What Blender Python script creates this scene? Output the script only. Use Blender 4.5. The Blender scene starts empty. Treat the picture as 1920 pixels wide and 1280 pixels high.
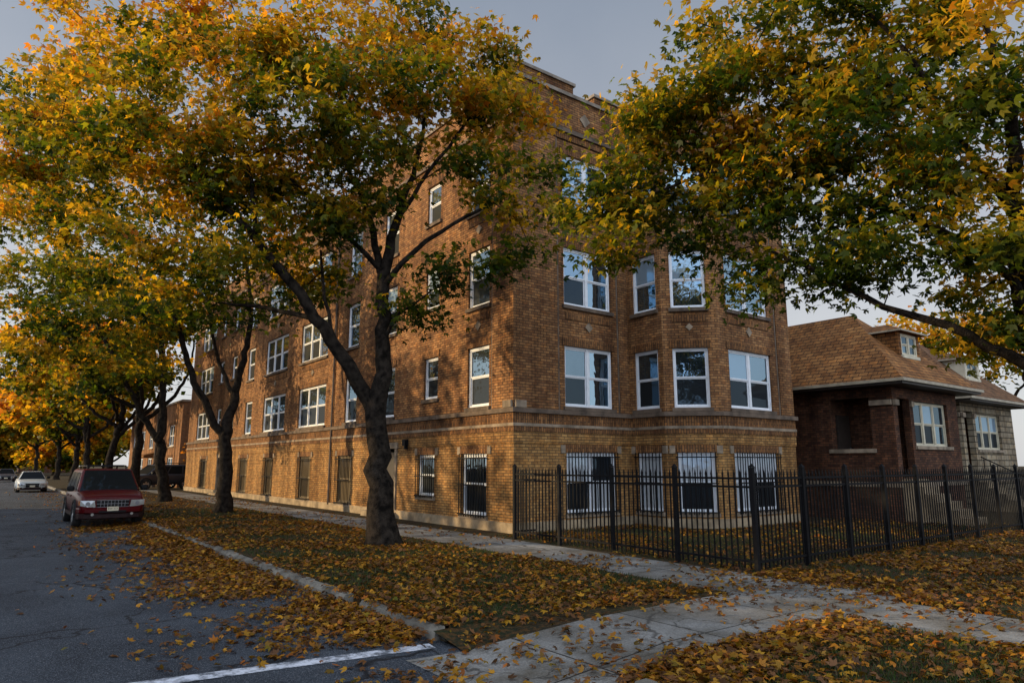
import bpy, math, random
import numpy as np
from math import sin, cos, radians, pi
from mathutils import Vector, Matrix, noise
rng = np.random.default_rng(11); random.seed(11)
S = bpy.context.scene; C = S.collection

# ------------------------------------------------------------------ camera maths
F = 1280.0; PT = radians(10.2); HD = radians(37.0); CH = 1.75
def at(px, py, D):
    v = 640-py
    h = F*cos(PT)-v*sin(PT); ve = F*sin(PT)+v*cos(PT)
    L = (px-960)/h*D
    return Vector((D*sin(HD)+L*cos(HD), D*cos(HD)-L*sin(HD), CH+ve/h*D))

# ------------------------------------------------------------------ materials
def N(nt, t, **kw):
    n = nt.nodes.new(t)
    for k, v in kw.items(): setattr(n, k, v)
    return n
def newmat(name):
    m = bpy.data.materials.new(name); m.use_nodes = True
    nt = m.node_tree; b = nt.nodes['Principled BSDF']
    return m, nt, b
def mixc(nt, fac, a, b, mode='MIX'):
    n = N(nt, 'ShaderNodeMix', data_type='RGBA', blend_type=mode)
    for i, v in ((0, fac), (6, a), (7, b)):
        if isinstance(v, bpy.types.NodeSocket): nt.links.new(v, n.inputs[i])
        elif i == 0: n.inputs[0].default_value = v
        else: n.inputs[i].default_value = (*v, 1) if len(v) == 3 else v
    return n.outputs[2]
def noise_fac(nt, vec, scale, detail=5, lo=.35, hi=.65, rough=.55):
    n = N(nt, 'ShaderNodeTexNoise'); n.inputs['Scale'].default_value = scale
    n.inputs['Detail'].default_value = detail; n.inputs['Roughness'].default_value = rough
    nt.links.new(vec, n.inputs['Vector'])
    r = N(nt, 'ShaderNodeMapRange'); r.inputs[1].default_value = lo; r.inputs[2].default_value = hi
    nt.links.new(n.outputs['Fac'], r.inputs[0])
    return r.outputs[0]
def pm(name, col, rough=.6, metal=0, var=.25, scale=6, bump=0.0, spec=.4):
    m, nt, b = newmat(name)
    g = N(nt, 'ShaderNodeNewGeometry')
    f = noise_fac(nt, g.outputs['Position'], scale)
    c = mixc(nt, f, tuple(x*(1-var) for x in col), tuple(min(1, x*(1+var)) for x in col))
    nt.links.new(c, b.inputs['Base Color'])
    b.inputs['Roughness'].default_value = rough; b.inputs['Metallic'].default_value = metal
    b.inputs['Specular IOR Level'].default_value = spec
    if bump:
        bp = N(nt, 'ShaderNodeBump'); bp.inputs['Strength'].default_value = bump; bp.inputs['Distance'].default_value = .02
        f2 = noise_fac(nt, g.outputs['Position'], scale*5, 6, .2, .8)
        nt.links.new(f2, bp.inputs['Height']); nt.links.new(bp.outputs[0], b.inputs['Normal'])
    return m
def wall_uv(nt, g, swap=False):
    cr = N(nt, 'ShaderNodeVectorMath', operation='CROSS_PRODUCT'); cr.inputs[0].default_value = (0, 0, 1)
    nt.links.new(g.outputs['True Normal'], cr.inputs[1])
    nm = N(nt, 'ShaderNodeVectorMath', operation='NORMALIZE'); nt.links.new(cr.outputs[0], nm.inputs[0])
    dt = N(nt, 'ShaderNodeVectorMath', operation='DOT_PRODUCT')
    nt.links.new(g.outputs['Position'], dt.inputs[0]); nt.links.new(nm.outputs[0], dt.inputs[1])
    sp = N(nt, 'ShaderNodeSeparateXYZ'); nt.links.new(g.outputs['Position'], sp.inputs[0])
    cb = N(nt, 'ShaderNodeCombineXYZ')
    nt.links.new(dt.outputs['Value'], cb.inputs[1 if swap else 0]); nt.links.new(sp.outputs[2], cb.inputs[0 if swap else 1])
    return cb.outputs[0]
def brick_mat(name, c1, c2, mortar, swap=False, bw=.21, rh=.076, ms=.010, stain=.34, rough=.85):
    m, nt, b = newmat(name)
    g = N(nt, 'ShaderNodeNewGeometry'); uv = wall_uv(nt, g, swap)
    t = N(nt, 'ShaderNodeTexBrick'); nt.links.new(uv, t.inputs['Vector'])
    t.inputs['Color1'].default_value = (*c1, 1); t.inputs['Color2'].default_value = (*c2, 1); t.inputs['Mortar'].default_value = (*mortar, 1)
    t.inputs['Scale'].default_value = 1; t.inputs['Brick Width'].default_value = bw; t.inputs['Row Height'].default_value = rh
    t.inputs['Mortar Size'].default_value = ms; t.inputs['Bias'].default_value = 0
    mp = N(nt, 'ShaderNodeMapping'); mp.inputs['Scale'].default_value = (1.6, 1.6, .30); nt.links.new(g.outputs['Position'], mp.inputs[0])
    f = noise_fac(nt, mp.outputs[0], .9, 8, .40, .68, .64)
    c = mixc(nt, f, t.outputs['Color'], (stain, stain*.88, stain*.80), 'MULTIPLY')
    f2 = noise_fac(nt, g.outputs['Position'], 8, 4, .3, .7)
    c = mixc(nt, f2, c, (.62, .60, .58), 'MULTIPLY')
    f3 = noise_fac(nt, uv, 4.1, 2, .5, .7)
    c = mixc(nt, f3, c, (1.4, 1.24, 1.02), 'MULTIPLY')
    nt.links.new(c, b.inputs['Base Color']); b.inputs['Roughness'].default_value = rough
    b.inputs['Specular IOR Level'].default_value = .2
    bp = N(nt, 'ShaderNodeBump'); bp.inputs['Strength'].default_value = .8; bp.inputs['Distance'].default_value = .012; bp.invert = True
    nt.links.new(t.outputs['Fac'], bp.inputs['Height']); nt.links.new(bp.outputs[0], b.inputs['Normal'])
    return m
def glass_mat(name, base, refl, rough=.02, tint=(.54, .79, 1), wob=.07):
    m, nt, b = newmat(name)
    b.inputs['Base Color'].default_value = (*base, 1); b.inputs['Roughness'].default_value = .6; b.inputs['Specular IOR Level'].default_value = .1
    g = N(nt, 'ShaderNodeBsdfGlossy'); g.inputs['Roughness'].default_value = rough; g.inputs['Color'].default_value = (*tint, 1)
    geo = N(nt, 'ShaderNodeNewGeometry')
    bp = N(nt, 'ShaderNodeBump'); bp.inputs['Strength'].default_value = wob; bp.inputs['Distance'].default_value = .05
    nt.links.new(noise_fac(nt, geo.outputs['Position'], 1.7, 2, .2, .8), bp.inputs['Height']); nt.links.new(bp.outputs[0], g.inputs['Normal'])
    mx = N(nt, 'ShaderNodeMixShader'); mx.inputs[0].default_value = refl
    nt.links.new(b.outputs[0], mx.inputs[1]); nt.links.new(g.outputs[0], mx.inputs[2])
    nt.links.new(mx.outputs[0], nt.nodes['Material Output'].inputs[0])
    return m
def leaf_mat(name, trans=.45):
    m, nt, b = newmat(name)
    a = N(nt, 'ShaderNodeAttribute', attribute_name='Col')
    nt.links.new(a.outputs['Color'], b.inputs['Base Color'])
    b.inputs['Roughness'].default_value = .5; b.inputs['Specular IOR Level'].default_value = .2
    t = N(nt, 'ShaderNodeBsdfTranslucent')
    c = mixc(nt, 1.0, a.outputs['Color'], (1.8, 1.6, .8), 'MULTIPLY'); nt.links.new(c, t.inputs['Color'])
    mx = N(nt, 'ShaderNodeMixShader'); mx.inputs[0].default_value = trans
    nt.links.new(b.outputs[0], mx.inputs[1]); nt.links.new(t.outputs[0], mx.inputs[2])
    nt.links.new(mx.outputs[0], nt.nodes['Material Output'].inputs[0])
    return m
M = {}
M['brick'] = brick_mat('brick upper', (.235, .106, .044), (.47, .240, .096), (.11, .066, .040))
M['brick_low'] = brick_mat('brick lower', (.33, .168, .056), (.55, .305, .104), (.15, .098, .052), stain=.38)
M['soldier'] = brick_mat('brick soldier course', (.18, .082, .034), (.38, .185, .070), (.08, .05, .032), swap=True)
M['brick_dark'] = brick_mat('brick dark brown', (.070, .029, .017), (.185, .078, .039), (.045, .033, .024))
M['brick_far'] = brick_mat('brick orange', (.32, .14, .06), (.42, .20, .08), (.25, .18, .12))
M['stoneblock'] = brick_mat('limestone block', (.29, .24, .165), (.46, .385, .27), (.12, .10, .07), bw=.55, rh=.24, ms=.025, stain=.5)
M['limestone'] = pm('limestone', (.235, .18, .125), .85, var=.4, scale=3, bump=.3)
M['darkstone'] = pm('weathered sill stone', (.12, .085, .06), .85, var=.45, scale=2.5, bump=.3)
M['coping'] = pm('coping stone', (.20, .165, .13), .85, var=.4, scale=2.5, bump=.3)
M['plinth'] = pm('plinth concrete', (.28, .21, .13), .9, var=.4, scale=2, bump=.4)
M['kerbstone'] = pm('dirty kerb stone', (.155, .14, .115), .9, var=.6, scale=2.2, bump=.6)
M['white'] = pm('white paint', (.74, .76, .79), .4, var=.06, scale=5)
M['cream'] = pm('cream paint', (.54, .48, .35), .5, var=.12, scale=4)
M['gutter'] = pm('weathered gutter paint', (.33, .28, .20), .5, var=.2, scale=4)
M['iron'] = pm('black iron', (.005, .005, .006), .6, var=.3, scale=9, spec=.12)
M['darkdoor'] = pm('dark door', (.025, .018, .014), .5, var=.3)
M['beige'] = pm('beige panel', (.24, .18, .105), .7, var=.25, scale=4)
M['roofflat'] = pm('tar roof', (.05, .05, .05), .9)
M['glass'] = glass_mat('window glass', (.010, .016, .022), .38)
M['glass_dk'] = glass_mat('dim window glass', (.010, .015, .020), .20)  # weaker reflection stands in for trees mirrored in the lower windows
M['glass_lo'] = glass_mat('screened glass', (.010, .013, .016), .04)
M['glass_sky'] = glass_mat('glass with painted sky tone', (.20, .28, .35), .26)  # pale blue-grey base stands in for sky mirrored in upper panes
M['curtain'] = glass_mat('glass over white curtain', (.50, .53, .56), .10)
M['tanpane'] = glass_mat('boarded tan pane', (.13, .095, .052), .03)
M['shingle'] = brick_mat('brown shingles', (.25, .108, .034), (.43, .20, .064), (.08, .04, .02), bw=.3, rh=.13, ms=.014, stain=.48)
M['shingle_dk'] = brick_mat('dark shingles', (.17, .09, .042), (.28, .145, .070), (.07, .04, .025), bw=.3, rh=.13, ms=.014, stain=.6)
M['bark'] = pm('bark', (.019, .0145, .011), .95, var=.7, scale=7, bump=1.0, spec=.1)
M['leaf'] = leaf_mat('maple leaf', .58); M['fleaf'] = leaf_mat('fallen leaf', .12)
M['grass'] = leaf_mat('grass blade', .3)
M['wood'] = pm('pole wood', (.08, .06, .045), .9)
M['tyre'] = pm('tyre rubber', (.018, .018, .018), .85)
M['rim'] = pm('alloy rim', (.4, .4, .4), .35, .8, var=.1)
M['chrome'] = pm('chrome', (.16, .16, .17), .35, 1, var=.05)
M['black'] = pm('black plastic', (.008, .008, .009), .55, var=.2, spec=.15)
M['carglass'] = glass_mat('car glass', (.004, .005, .006), .02)
M['lamp'] = glass_mat('lamp lens', (.30, .30, .28), .22, .1, (1, 1, 1))
M['amber'] = pm('amber lens', (.35, .11, .02), .3)
def paint(name, col, coat=.6, spec=.4):
    m = pm(name, col, .35, 0, var=.08, scale=3, spec=spec); b = m.node_tree.nodes['Principled BSDF']
    b.inputs['Coat Weight'].default_value = coat; b.inputs['Coat Roughness'].default_value = .06
    return m
M['red'] = paint('red paint', (.060, .0016, .003), .22, .1); M['silver'] = paint('pale silver paint', (.50, .52, .50)); M['char'] = paint('charcoal paint', (.03, .03, .034), .3)
M['greypl'] = pm('dark bumper', (.022, .011, .011), .6, spec=.15)

def ground_mat(kind):
    m, nt, b = newmat(kind)
    g = N(nt, 'ShaderNodeNewGeometry'); P = g.outputs['Position']
    if kind == 'asphalt':
        c = mixc(nt, noise_fac(nt, P, .45, 8, .36, .64, .65), (.025, .032, .044), (.074, .090, .113))
        c = mixc(nt, noise_fac(nt, P, 45, 4, .32, .7), c, (.30, .30, .30), 'MULTIPLY')
        c = mixc(nt, noise_fac(nt, P, 110, 2, .56, .72), c, (.25, .265, .29))
        nz = N(nt, 'ShaderNodeTexNoise'); nz.inputs['Scale'].default_value = 1.6; nz.inputs['Detail'].default_value = 7; nt.links.new(P, nz.inputs['Vector'])
        ad = N(nt, 'ShaderNodeVectorMath', operation='MULTIPLY_ADD'); nt.links.new(nz.outputs['Color'], ad.inputs[0]); ad.inputs[1].default_value = (1.1, 1.1, 0); nt.links.new(P, ad.inputs[2])
        vo = N(nt, 'ShaderNodeTexVoronoi', feature='DISTANCE_TO_EDGE'); vo.inputs['Scale'].default_value = .36; nt.links.new(ad.outputs[0], vo.inputs['Vector'])
        r = N(nt, 'ShaderNodeMapRange'); r.inputs[1].default_value = .003; r.inputs[2].default_value = .011; r.inputs[3].default_value = .9; r.inputs[4].default_value = 0
        nt.links.new(vo.outputs['Distance'], r.inputs[0])
        c = mixc(nt, r.outputs[0], c, (.010, .010, .012))
        b.inputs['Roughness'].default_value = .8; bs, bd = 70, .9
    elif kind == 'concrete':
        t = N(nt, 'ShaderNodeTexBrick'); nt.links.new(P, t.inputs['Vector'])
        t.inputs['Color1'].default_value = (.27, .265, .255, 1); t.inputs['Color2'].default_value = (.38, .37, .35, 1); t.inputs['Mortar'].default_value = (.06, .055, .05, 1)
        t.inputs['Scale'].default_value = 1; t.inputs['Brick Width'].default_value = 1.55; t.inputs['Row Height'].default_value = 1.62; t.inputs['Mortar Size'].default_value = .012; t.offset = 0
        c = mixc(nt, noise_fac(nt, P, 1.1, 8, .35, .66, .65), t.outputs['Color'], (.40, .36, .30), 'MULTIPLY')
        c = mixc(nt, noise_fac(nt, P, 45, 4, .3, .7), c, (.56, .56, .56), 'MULTIPLY')
        nz = N(nt, 'ShaderNodeTexNoise'); nz.inputs['Scale'].default_value = 2.3; nz.inputs['Detail'].default_value = 6; nt.links.new(P, nz.inputs['Vector'])
        ad = N(nt, 'ShaderNodeVectorMath', operation='MULTIPLY_ADD'); nt.links.new(nz.outputs['Color'], ad.inputs[0]); ad.inputs[1].default_value = (.6, .6, 0); nt.links.new(P, ad.inputs[2])
        vo = N(nt, 'ShaderNodeTexVoronoi', feature='DISTANCE_TO_EDGE'); vo.inputs['Scale'].default_value = .55; nt.links.new(ad.outputs[0], vo.inputs['Vector'])
        r = N(nt, 'ShaderNodeMapRange'); r.inputs[1].default_value = .002; r.inputs[2].default_value = .008; r.inputs[3].default_value = .8; r.inputs[4].default_value = 0
        nt.links.new(vo.outputs['Distance'], r.inputs[0]); c = mixc(nt, r.outputs[0], c, (.05, .045, .04))
        b.inputs['Roughness'].default_value = .85; bs, bd = 50, .6
    else:
        c = mixc(nt, noise_fac(nt, P, 1.4, 7, .38, .62), (.026, .020, .010), (.018, .026, .008))
        c = mixc(nt, noise_fac(nt, P, 14, 5, .45, .62), c, (.09, .045, .013))
        c = mixc(nt, noise_fac(nt, P, 40, 3, .3, .75), c, (.4, .4, .4), 'MULTIPLY')
        b.inputs['Roughness'].default_value = .95; bs, bd = 30, 1
    b.inputs['Specular IOR Level'].default_value = .2
    nt.links.new(c, b.inputs['Base Color'])
    bp = N(nt, 'ShaderNodeBump'); bp.inputs['Strength'].default_value = bd; bp.inputs['Distance'].default_value = .015
    nt.links.new(noise_fac(nt, P, bs, 6, .2, .8), bp.inputs['Height']); nt.links.new(bp.outputs[0], b.inputs['Normal'])
    return m
M['asphalt'] = ground_mat('asphalt'); M['concrete'] = ground_mat('concrete'); M['lawn'] = ground_mat('lawn earth')
def marking_mat():
    m, nt, b = newmat('worn road paint'); g = N(nt, 'ShaderNodeNewGeometry')
    f = noise_fac(nt, g.outputs['Position'], 5, 9, .44, .58, .78)
    c = mixc(nt, f, (.58, .60, .66), (.075, .085, .10))
    nt.links.new(c, b.inputs['Base Color']); b.inputs['Roughness'].default_value = .8
    return m
M['marking'] = marking_mat()

# ------------------------------------------------------------------ mesh helpers
class MB:
    def __init__(s): s.v = []; s.f = []
    def add(s, vs, fs):
        o = len(s.v); s.v += [tuple(p) for p in vs]; s.f += [tuple(i+o for i in f) for f in fs]; return s
    def quad(s, *p): return s.add(p, [tuple(range(len(p)))])
    def box(s, x0, x1, y0, y1, z0, z1):
        return s.add([(x0, y0, z0), (x1, y0, z0), (x1, y1, z0), (x0, y1, z0), (x0, y0, z1), (x1, y0, z1), (x1, y1, z1), (x0, y1, z1)],
                     [(0, 3, 2, 1), (4, 5, 6, 7), (0, 1, 5, 4), (1, 2, 6, 5), (2, 3, 7, 6), (3, 0, 4, 7)])
    def fbox(s, fc, u0, u1, d0, d1, z0, z1):   # d0 inner, d1 outer
        p = fc.p
        return s.add([p(u0, d1, z0), p(u1, d1, z0), p(u1, d0, z0), p(u0, d0, z0), p(u0, d1, z1), p(u1, d1, z1), p(u1, d0, z1), p(u0, d0, z1)],
                     [(0, 3, 2, 1), (4, 5, 6, 7), (0, 1, 5, 4), (1, 2, 6, 5), (2, 3, 7, 6), (3, 0, 4, 7)])
    def tube(s, pts, rad, n=6, cap=True, ridge=0):
        pts = [Vector(p) for p in pts]; up = None; rings = []
        for i, p in enumerate(pts):
            d = (pts[min(i+1, len(pts)-1)]-pts[max(i-1, 0)])
            if d.length < 1e-6: d = Vector((0, 0, 1))
            d.normalize()
            if up is None: up = d.orthogonal().normalized()
            a = (up-d*up.dot(d))
            if a.length < 1e-4: a = d.orthogonal()
            a.normalize(); up = a; b = d.cross(a); r = rad[i]
            rings.append([p+(a*cos(2*pi*k/n)+b*sin(2*pi*k/n))*r*(1+ridge*noise.noise((k*1.9, p.z*1.6, p.x))+(ridge*.5 if k % 2 else 0)) for k in range(n)])
        o = len(s.v)
        for rg in rings: s.v += [tuple(q) for q in rg]
        for i in range(len(rings)-1):
            for k in range(n):
                k2 = (k+1) % n
                s.f.append((o+i*n+k, o+i*n+k2, o+(i+1)*n+k2, o+(i+1)*n+k))
        if cap:
            s.f.append(tuple(o+k for k in range(n))[::-1]); s.f.append(tuple(o+(len(rings)-1)*n+k for k in range(n)))
        return s
    def build(s, name, mat, parent=None, smooth=False, local=False):
        me = bpy.data.meshes.new(name); me.from_pydata(s.v, [], s.f); me.update()
        if smooth: me.polygons.foreach_set('use_smooth', [True]*len(me.polygons))
        o = bpy.data.objects.new(name, me); C.objects.link(o); me.materials.append(mat)
        if parent:
            o.parent = parent
            if parent.type == 'EMPTY' and not local: o.matrix_parent_inverse = Matrix.Translation(-Vector(parent.location))
        return o
def tag(o, label=None, cat=None, group=None, kind=None):
    if label: o['label'] = label
    if cat: o['category'] = cat
    if group: o['group'] = group
    if kind: o['kind'] = kind
    return o
def empty(name, loc=(0, 0, 0), rz=0):
    o = bpy.data.objects.new(name, None); C.objects.link(o); o.location = loc; o.rotation_euler = (0, 0, rz); o.empty_display_size = .3
    return o
def raw_mesh(name, V, faces_per, nper, nface, cols, mat, parent=None):
    n = V.shape[0]; T = np.array(faces_per, dtype=np.int32); fv = T.shape[1]
    me = bpy.data.meshes.new(name)
    me.vertices.add(n*nper); me.vertices.foreach_set('co', V.reshape(-1).astype(np.float32))
    idx = (np.arange(n, dtype=np.int32)*nper)[:, None, None]+T[None]
    me.loops.add(idx.size); me.loops.foreach_set('vertex_index', idx.reshape(-1))
    np_ = n*T.shape[0]; me.polygons.add(np_)
    me.polygons.foreach_set('loop_start', np.arange(np_, dtype=np.int32)*fv)
    me.polygons.foreach_set('loop_total', np.full(np_, fv, dtype=np.int32))
    me.update(calc_edges=True); me.validate()
    at_ = me.color_attributes.new('Col', 'FLOAT_COLOR', 'POINT')
    cc = np.ones((n, nper, 4), dtype=np.float32); cc[:, :, :3] = cols[:, None, :]
    at_.data.foreach_set('color', cc.reshape(-1))
    me.materials.append(mat)
    o = bpy.data.objects.new(name, me); C.objects.link(o)
    if parent:
        o.parent = parent; o.matrix_parent_inverse = Matrix.Translation(-Vector(parent.location))
    return o

# ------------------------------------------------------------------ facade helpers
class Face:
    def __init__(s, a, b):
        s.a = Vector((a[0], a[1])); d = Vector((b[0]-a[0], b[1]-a[1])); s.W = d.length; s.u = d/s.W; s.n = Vector((s.u.y, -s.u.x))
    def p(s, u, d, z): return (s.a.x+s.u.x*u+s.n.x*d, s.a.y+s.u.y*u+s.n.y*d, z)
def wall(mb, fc, z0, z1, ops, depth=.16):
    ops = [o for o in ops if o[2] >= z0-.01 and o[3] <= z1+.01]
    us = sorted({0, fc.W, *[o[0] for o in ops], *[o[1] for o in ops]}); zs = sorted({z0, z1, *[o[2] for o in ops], *[o[3] for o in ops]})
    for i in range(len(us)-1):
        for j in range(len(zs)-1):
            cu = (us[i]+us[i+1])/2; cz = (zs[j]+zs[j+1])/2
            if any(o[0] < cu < o[1] and o[2] < cz < o[3] for o in ops): continue
            mb.quad(fc.p(us[i], 0, zs[j]), fc.p(us[i+1], 0, zs[j]), fc.p(us[i+1], 0, zs[j+1]), fc.p(us[i], 0, zs[j+1]))
    for a, b, c, d in ops:
        for q in (((a, c), (a, d)), ((a, d), (b, d)), ((b, d), (b, c)), ((b, c), (a, c))):
            (ua, za), (ub, zb) = q
            mb.quad(fc.p(ua, 0, za), fc.p(ub, 0, zb), fc.p(ub, -depth, zb), fc.p(ua, -depth, za))
def band(path, d0, d1, z0, z1, mb=None):
    mb = mb or MB(); P = [Vector(p) for p in path]; out = []
    for i, p in enumerate(P):
        ns = []
        if i > 0: u = (P[i]-P[i-1]).normalized(); ns.append(Vector((u.y, -u.x)))
        if i < len(P)-1: u = (P[i+1]-P[i]).normalized(); ns.append(Vector((u.y, -u.x)))
        n = sum(ns, Vector((0, 0))).normalized(); k = 1/max(.3, n.dot(ns[0]))
        out.append((p+n*k*d0, p+n*k*d1))
    for i in range(len(P)-1):
        (a0, a1), (b0, b1) = out[i], out[i+1]
        mb.quad((*a1, z0), (*b1, z0), (*b1, z1), (*a1, z1)); mb.quad((*a1, z1), (*b1, z1), (*b0, z1), (*a0, z1))
        mb.quad((*a0, z0), (*b0, z0), (*b1, z0), (*a1, z0)); mb.quad((*b0, z0), (*a0, z0), (*a0, z1), (*b0, z1))
    for i in (0, -1):
        a0, a1 = out[i]; mb.quad((*a0, z0), (*a1, z0), (*a1, z1), (*a0, z1))
    return mb
def window(fc, u0, u1, z0, z1, cols, parent, sill='darkstone', lintel='soldier', guard=None, frame='white', back=.12, mid=.5, pale_sky=.25, blocks=False, screen=True, mats=None):
    w = MB(); t = .055; e = .002; a, b = u0+e, u1-e; zz0, zz1 = z0+e, z1-e
    D0, D1 = -back-.03, -back+.06
    w.fbox(fc, a, a+t, D0, D1, zz0, zz1); w.fbox(fc, b-t, b, D0, D1, zz0, zz1)
    w.fbox(fc, a+t, b-t, D0, D1, zz0, zz0+t); w.fbox(fc, a+t, b-t, D0, D1, zz1-t, zz1)
    cw = (b-a-2*t)/cols; zm = z0+(z1-z0)*mid
    panes = []
    for k in range(cols):
        c0 = a+t+cw*k; c1 = c0+cw
        if k: w.fbox(fc, c0-.05, c0+.05, D0, D1-.004, zz0+t, zz1-t)
        l = c0+(.05 if k else 0); r = c1-(.05 if k < cols-1 else 0); s = .038
        for (q0, q1, dd) in ((zm, zz1-t, 0.0), (zz0+t, zm-.0, -.022)):
            o0 = D0+.035+dd; o1 = D1-.02+dd
            w.fbox(fc, l, l+s, o0, o1, q0, q1); w.fbox(fc, r-s, r, o0, o1, q0, q1)
            w.fbox(fc, l+s, r-s, o0, o1, q0, q0+s); w.fbox(fc, l+s, r-s, o0, o1, q1-s, q1)
            panes.append((l+s, r-s, q0+s, q1-s, (o0+o1)/2, dd == 0))
    o = w.build('window', M[frame], parent)
    for l, r, q0, q1, d, up in panes:
        p = MB().quad(fc.p(l, d, q0), fc.p(r, d, q0), fc.p(r, d, q1), fc.p(l, d, q1))
        gl = 'glass' if z0 > 6 or random.random() < .5 else 'glass_dk'
        if mats: mt = M[mats[0] if random.random() < mats[2] else mats[1]]
        elif up: mt = M['glass_sky'] if random.random() < pale_sky else M[gl]
        else: mt = M['glass_lo'] if random.random() < (.8 if z0 < 6 else .6) and screen else M[gl]
        p.build('pane', mt, o)
    MB().fbox(fc, u0-.07, u1+.07, -.05, .07, z0-.11, z0-.003).build('sill', M[sill], o)
    if lintel: MB().fbox(fc, u0-.10, u1+.10, -.05, .022, z1+.003, z1+.225).build('lintel', M[lintel], o)
    if blocks:
        for q in (u0-.22, u1+.06): MB().fbox(fc, q, q+.16, -.05, .03, z1-.02, z1+.2).build('corner_block', M['limestone'], o)
    if guard:
        g = MB(); n = max(4, int((u1-u0)/.12)); g0, g1 = z0-.05, z1-.02
        for k in range(n+1):
            u = u0+.0+(u1-u0)*k/n; g.fbox(fc, u-.011, u+.011, .085, .103, g0, g1+.03)
        for z in (g0+.05, (g0+g1)/2, g1-.12): g.fbox(fc, u0-.05, u1+.05, .104, .122, z, z+.03)
        for u in (u0-.04, u1+.02):
            for z in (g0+.055, g1-.115): g.fbox(fc, u, u+.02, -.01, .104, z, z+.02)
        g.build('window_guard', M[guard], o)
    return o

# ------------------------------------------------------------------ apartment building
BX, BY0, BY1 = 10.95, 14.46, 52.3
path = [(BX, BY1), (BX, BY0), (15.43, BY0), (15.43, 13.13), (16.55, 12.01), (20.25, 12.01), (20.25, BY1)]
LF, FA, F2, F3, F4, FR = [Face(path[i], path[i+1]) for i in range(6)]
ap = empty('apartment_building', (BX, BY0, 0))
tag(ap, 'large brown brick corner apartment building with white framed windows above a barred garden level', 'building')
SILL = [3.36, 6.30, 9.22]; WH = 1.74
left_cols = [(15.6, 16.7, 1, 0), (18.4, 19.25, 1, .42), (21.3, 22.4, 1, 0), (24.4, 25.5, 1, 0), (27.5, 30.7, 3, 0), (32.5, 35.8, 3, 0), (37.75, 38.95, 1, 0), (41.2, 42.2, 1, .42), (44.0, 44.9, 1, .42), (46.5, 50.0, 3, 0)]
low_cols = [(15.7, 16.95, .36, 2.05), (18.5, 19.5, .78, 2.05), (24.65, 25.95, .30, 2.08), (28.85, 30.15, .30, 2.08), (33.8, 35.0, .30, 2.08), (38.0, 39.3, .30, 2.08), (46.6, 48.0, .30, 2.08)]
doors = [(20.95, 22.6, .2, 2.28), (42.4, 43.9, .1, 2.15)]
ops = {LF: [], FA: [], F2: [], F3: [], F4: [], FR: []}; wins = []
for y0, y1, n, dz in left_cols:
    for s in SILL: wins.append((LF, BY1-y1, BY1-y0, s+dz, s+WH, n, False))
for y0, y1, z0, z1 in low_cols: wins.append((LF, BY1-y1, BY1-y0, z0, z1, 1, True))
front = [(FA, 1.83, 3.73, 2), (F2, .2, 1.14, 1), (F3, .28, 1.30, 1), (F4, .48, 2.62, 2)]
for fc, a, b, n in front:
    for s in SILL: wins.append((fc, a, b, s, s+WH, n, False))
    wins.append((fc, a+.02, b+.04 if fc is not F2 else b, .42, 2.08, n, True))
for w in wins: ops[w[0]].append((w[1], w[2], w[3], w[4]))
for y0, y1, z0, z1 in doors: ops[LF].append((BY1-y1, BY1-y0, z0, z1))
TOP = 12.9
up, lo = MB(), MB()
for fc in (LF, FA, F2, F3, F4, FR):
    wall(up, fc, 2.75, TOP, ops[fc]); wall(lo, fc, .0, 2.75, ops[fc])
up.quad((BX, BY1, 0), (20.25, BY1, 0), (20.25, BY1, TOP), (BX, BY1, TOP))
up.build('upper_wall', M['brick'], ap); lo.build('garden_level_wall', M['brick_low'], ap)
for fc, a, b, z0, z1, n, gd in wins:
    far_bars = gd and fc is LF and a < 28
    mats = ('tanpane', 'tanpane', 1) if far_bars else ('curtain', 'glass_lo', .75) if gd and fc is not LF else None
    window(fc, a, b, z0, z1, n, ap, guard='iron' if gd else None, blocks=gd, lintel='soldier', sill='limestone' if gd else 'darkstone', pale_sky=.18 if z0 > 6 else .12, frame='beige' if far_bars else 'white', mats=mats)
MB().quad(*[(x, y, TOP-.5) for x, y in [(BX, BY1), (BX, BY0), (15.43, BY0), (15.43, 13.13), (16.55, 12.01), (20.25, 12.01), (20.25, BY1)]]).build('roof', M['roofflat'], ap)
band(path, -.02, .055, 2.76, 2.84).build('string_course', M['limestone'], ap)
band(path, -.02, .10, 3.12, 3.24).build('sill_course', M['darkstone'], ap)
band(path, -.02, .05, 2.62, 2.755).build('soldier_band', M['soldier'], ap)
band(path, -.02, .03, 2.844, 3.115).build('soldier_band', M['soldier'], ap)
band(path, -.02, .028, 2.2+.12, 2.62).build('garden_level_frieze', M['brick_low'], ap)
band(path, -.02, .06, 0.0, .26).build('plinth', M['plinth'], ap)
band(path, -.02, .05, 11.42, 11.62).build('frieze_course', M['soldier'], ap)
band(path, -.02, .12, 11.63, 11.76).build('cornice', M['darkstone'], ap)
band(path, -.30, .07, TOP, TOP+.11).build('coping', M['coping'], ap)
def pier(fc, u0, u1, h=.42):
    o = MB().fbox(fc, u0, u1, -.29, .03, TOP+.114, TOP+h).build('parapet_pier', M['brick'], ap)
    MB().fbox(fc, u0-.06, u1+.06, -.34, .09, TOP+h+.002, TOP+h+.1).build('pier_coping', M['coping'], o)
pier(LF, LF.W-3.0, LF.W-.36, .38); pier(FA, 0.0, 2.3, .38); pier(FA, 3.2, 4.3, .34); pier(F4, .05, .9); pier(F4, 2.8, 3.65); pier(F2, .1, 1.0, .34)
for k in (6.5, 13, 20, 27, 33): pier(LF, LF.W-k-1.2, LF.W-k, .3)
pl = MB()
pl.fbox(LF, LF.W-.95, LF.W+.035, -.02, .035, 3.245, 11.41)
pl.build('corner_pilaster', M['brick'], ap)
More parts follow.
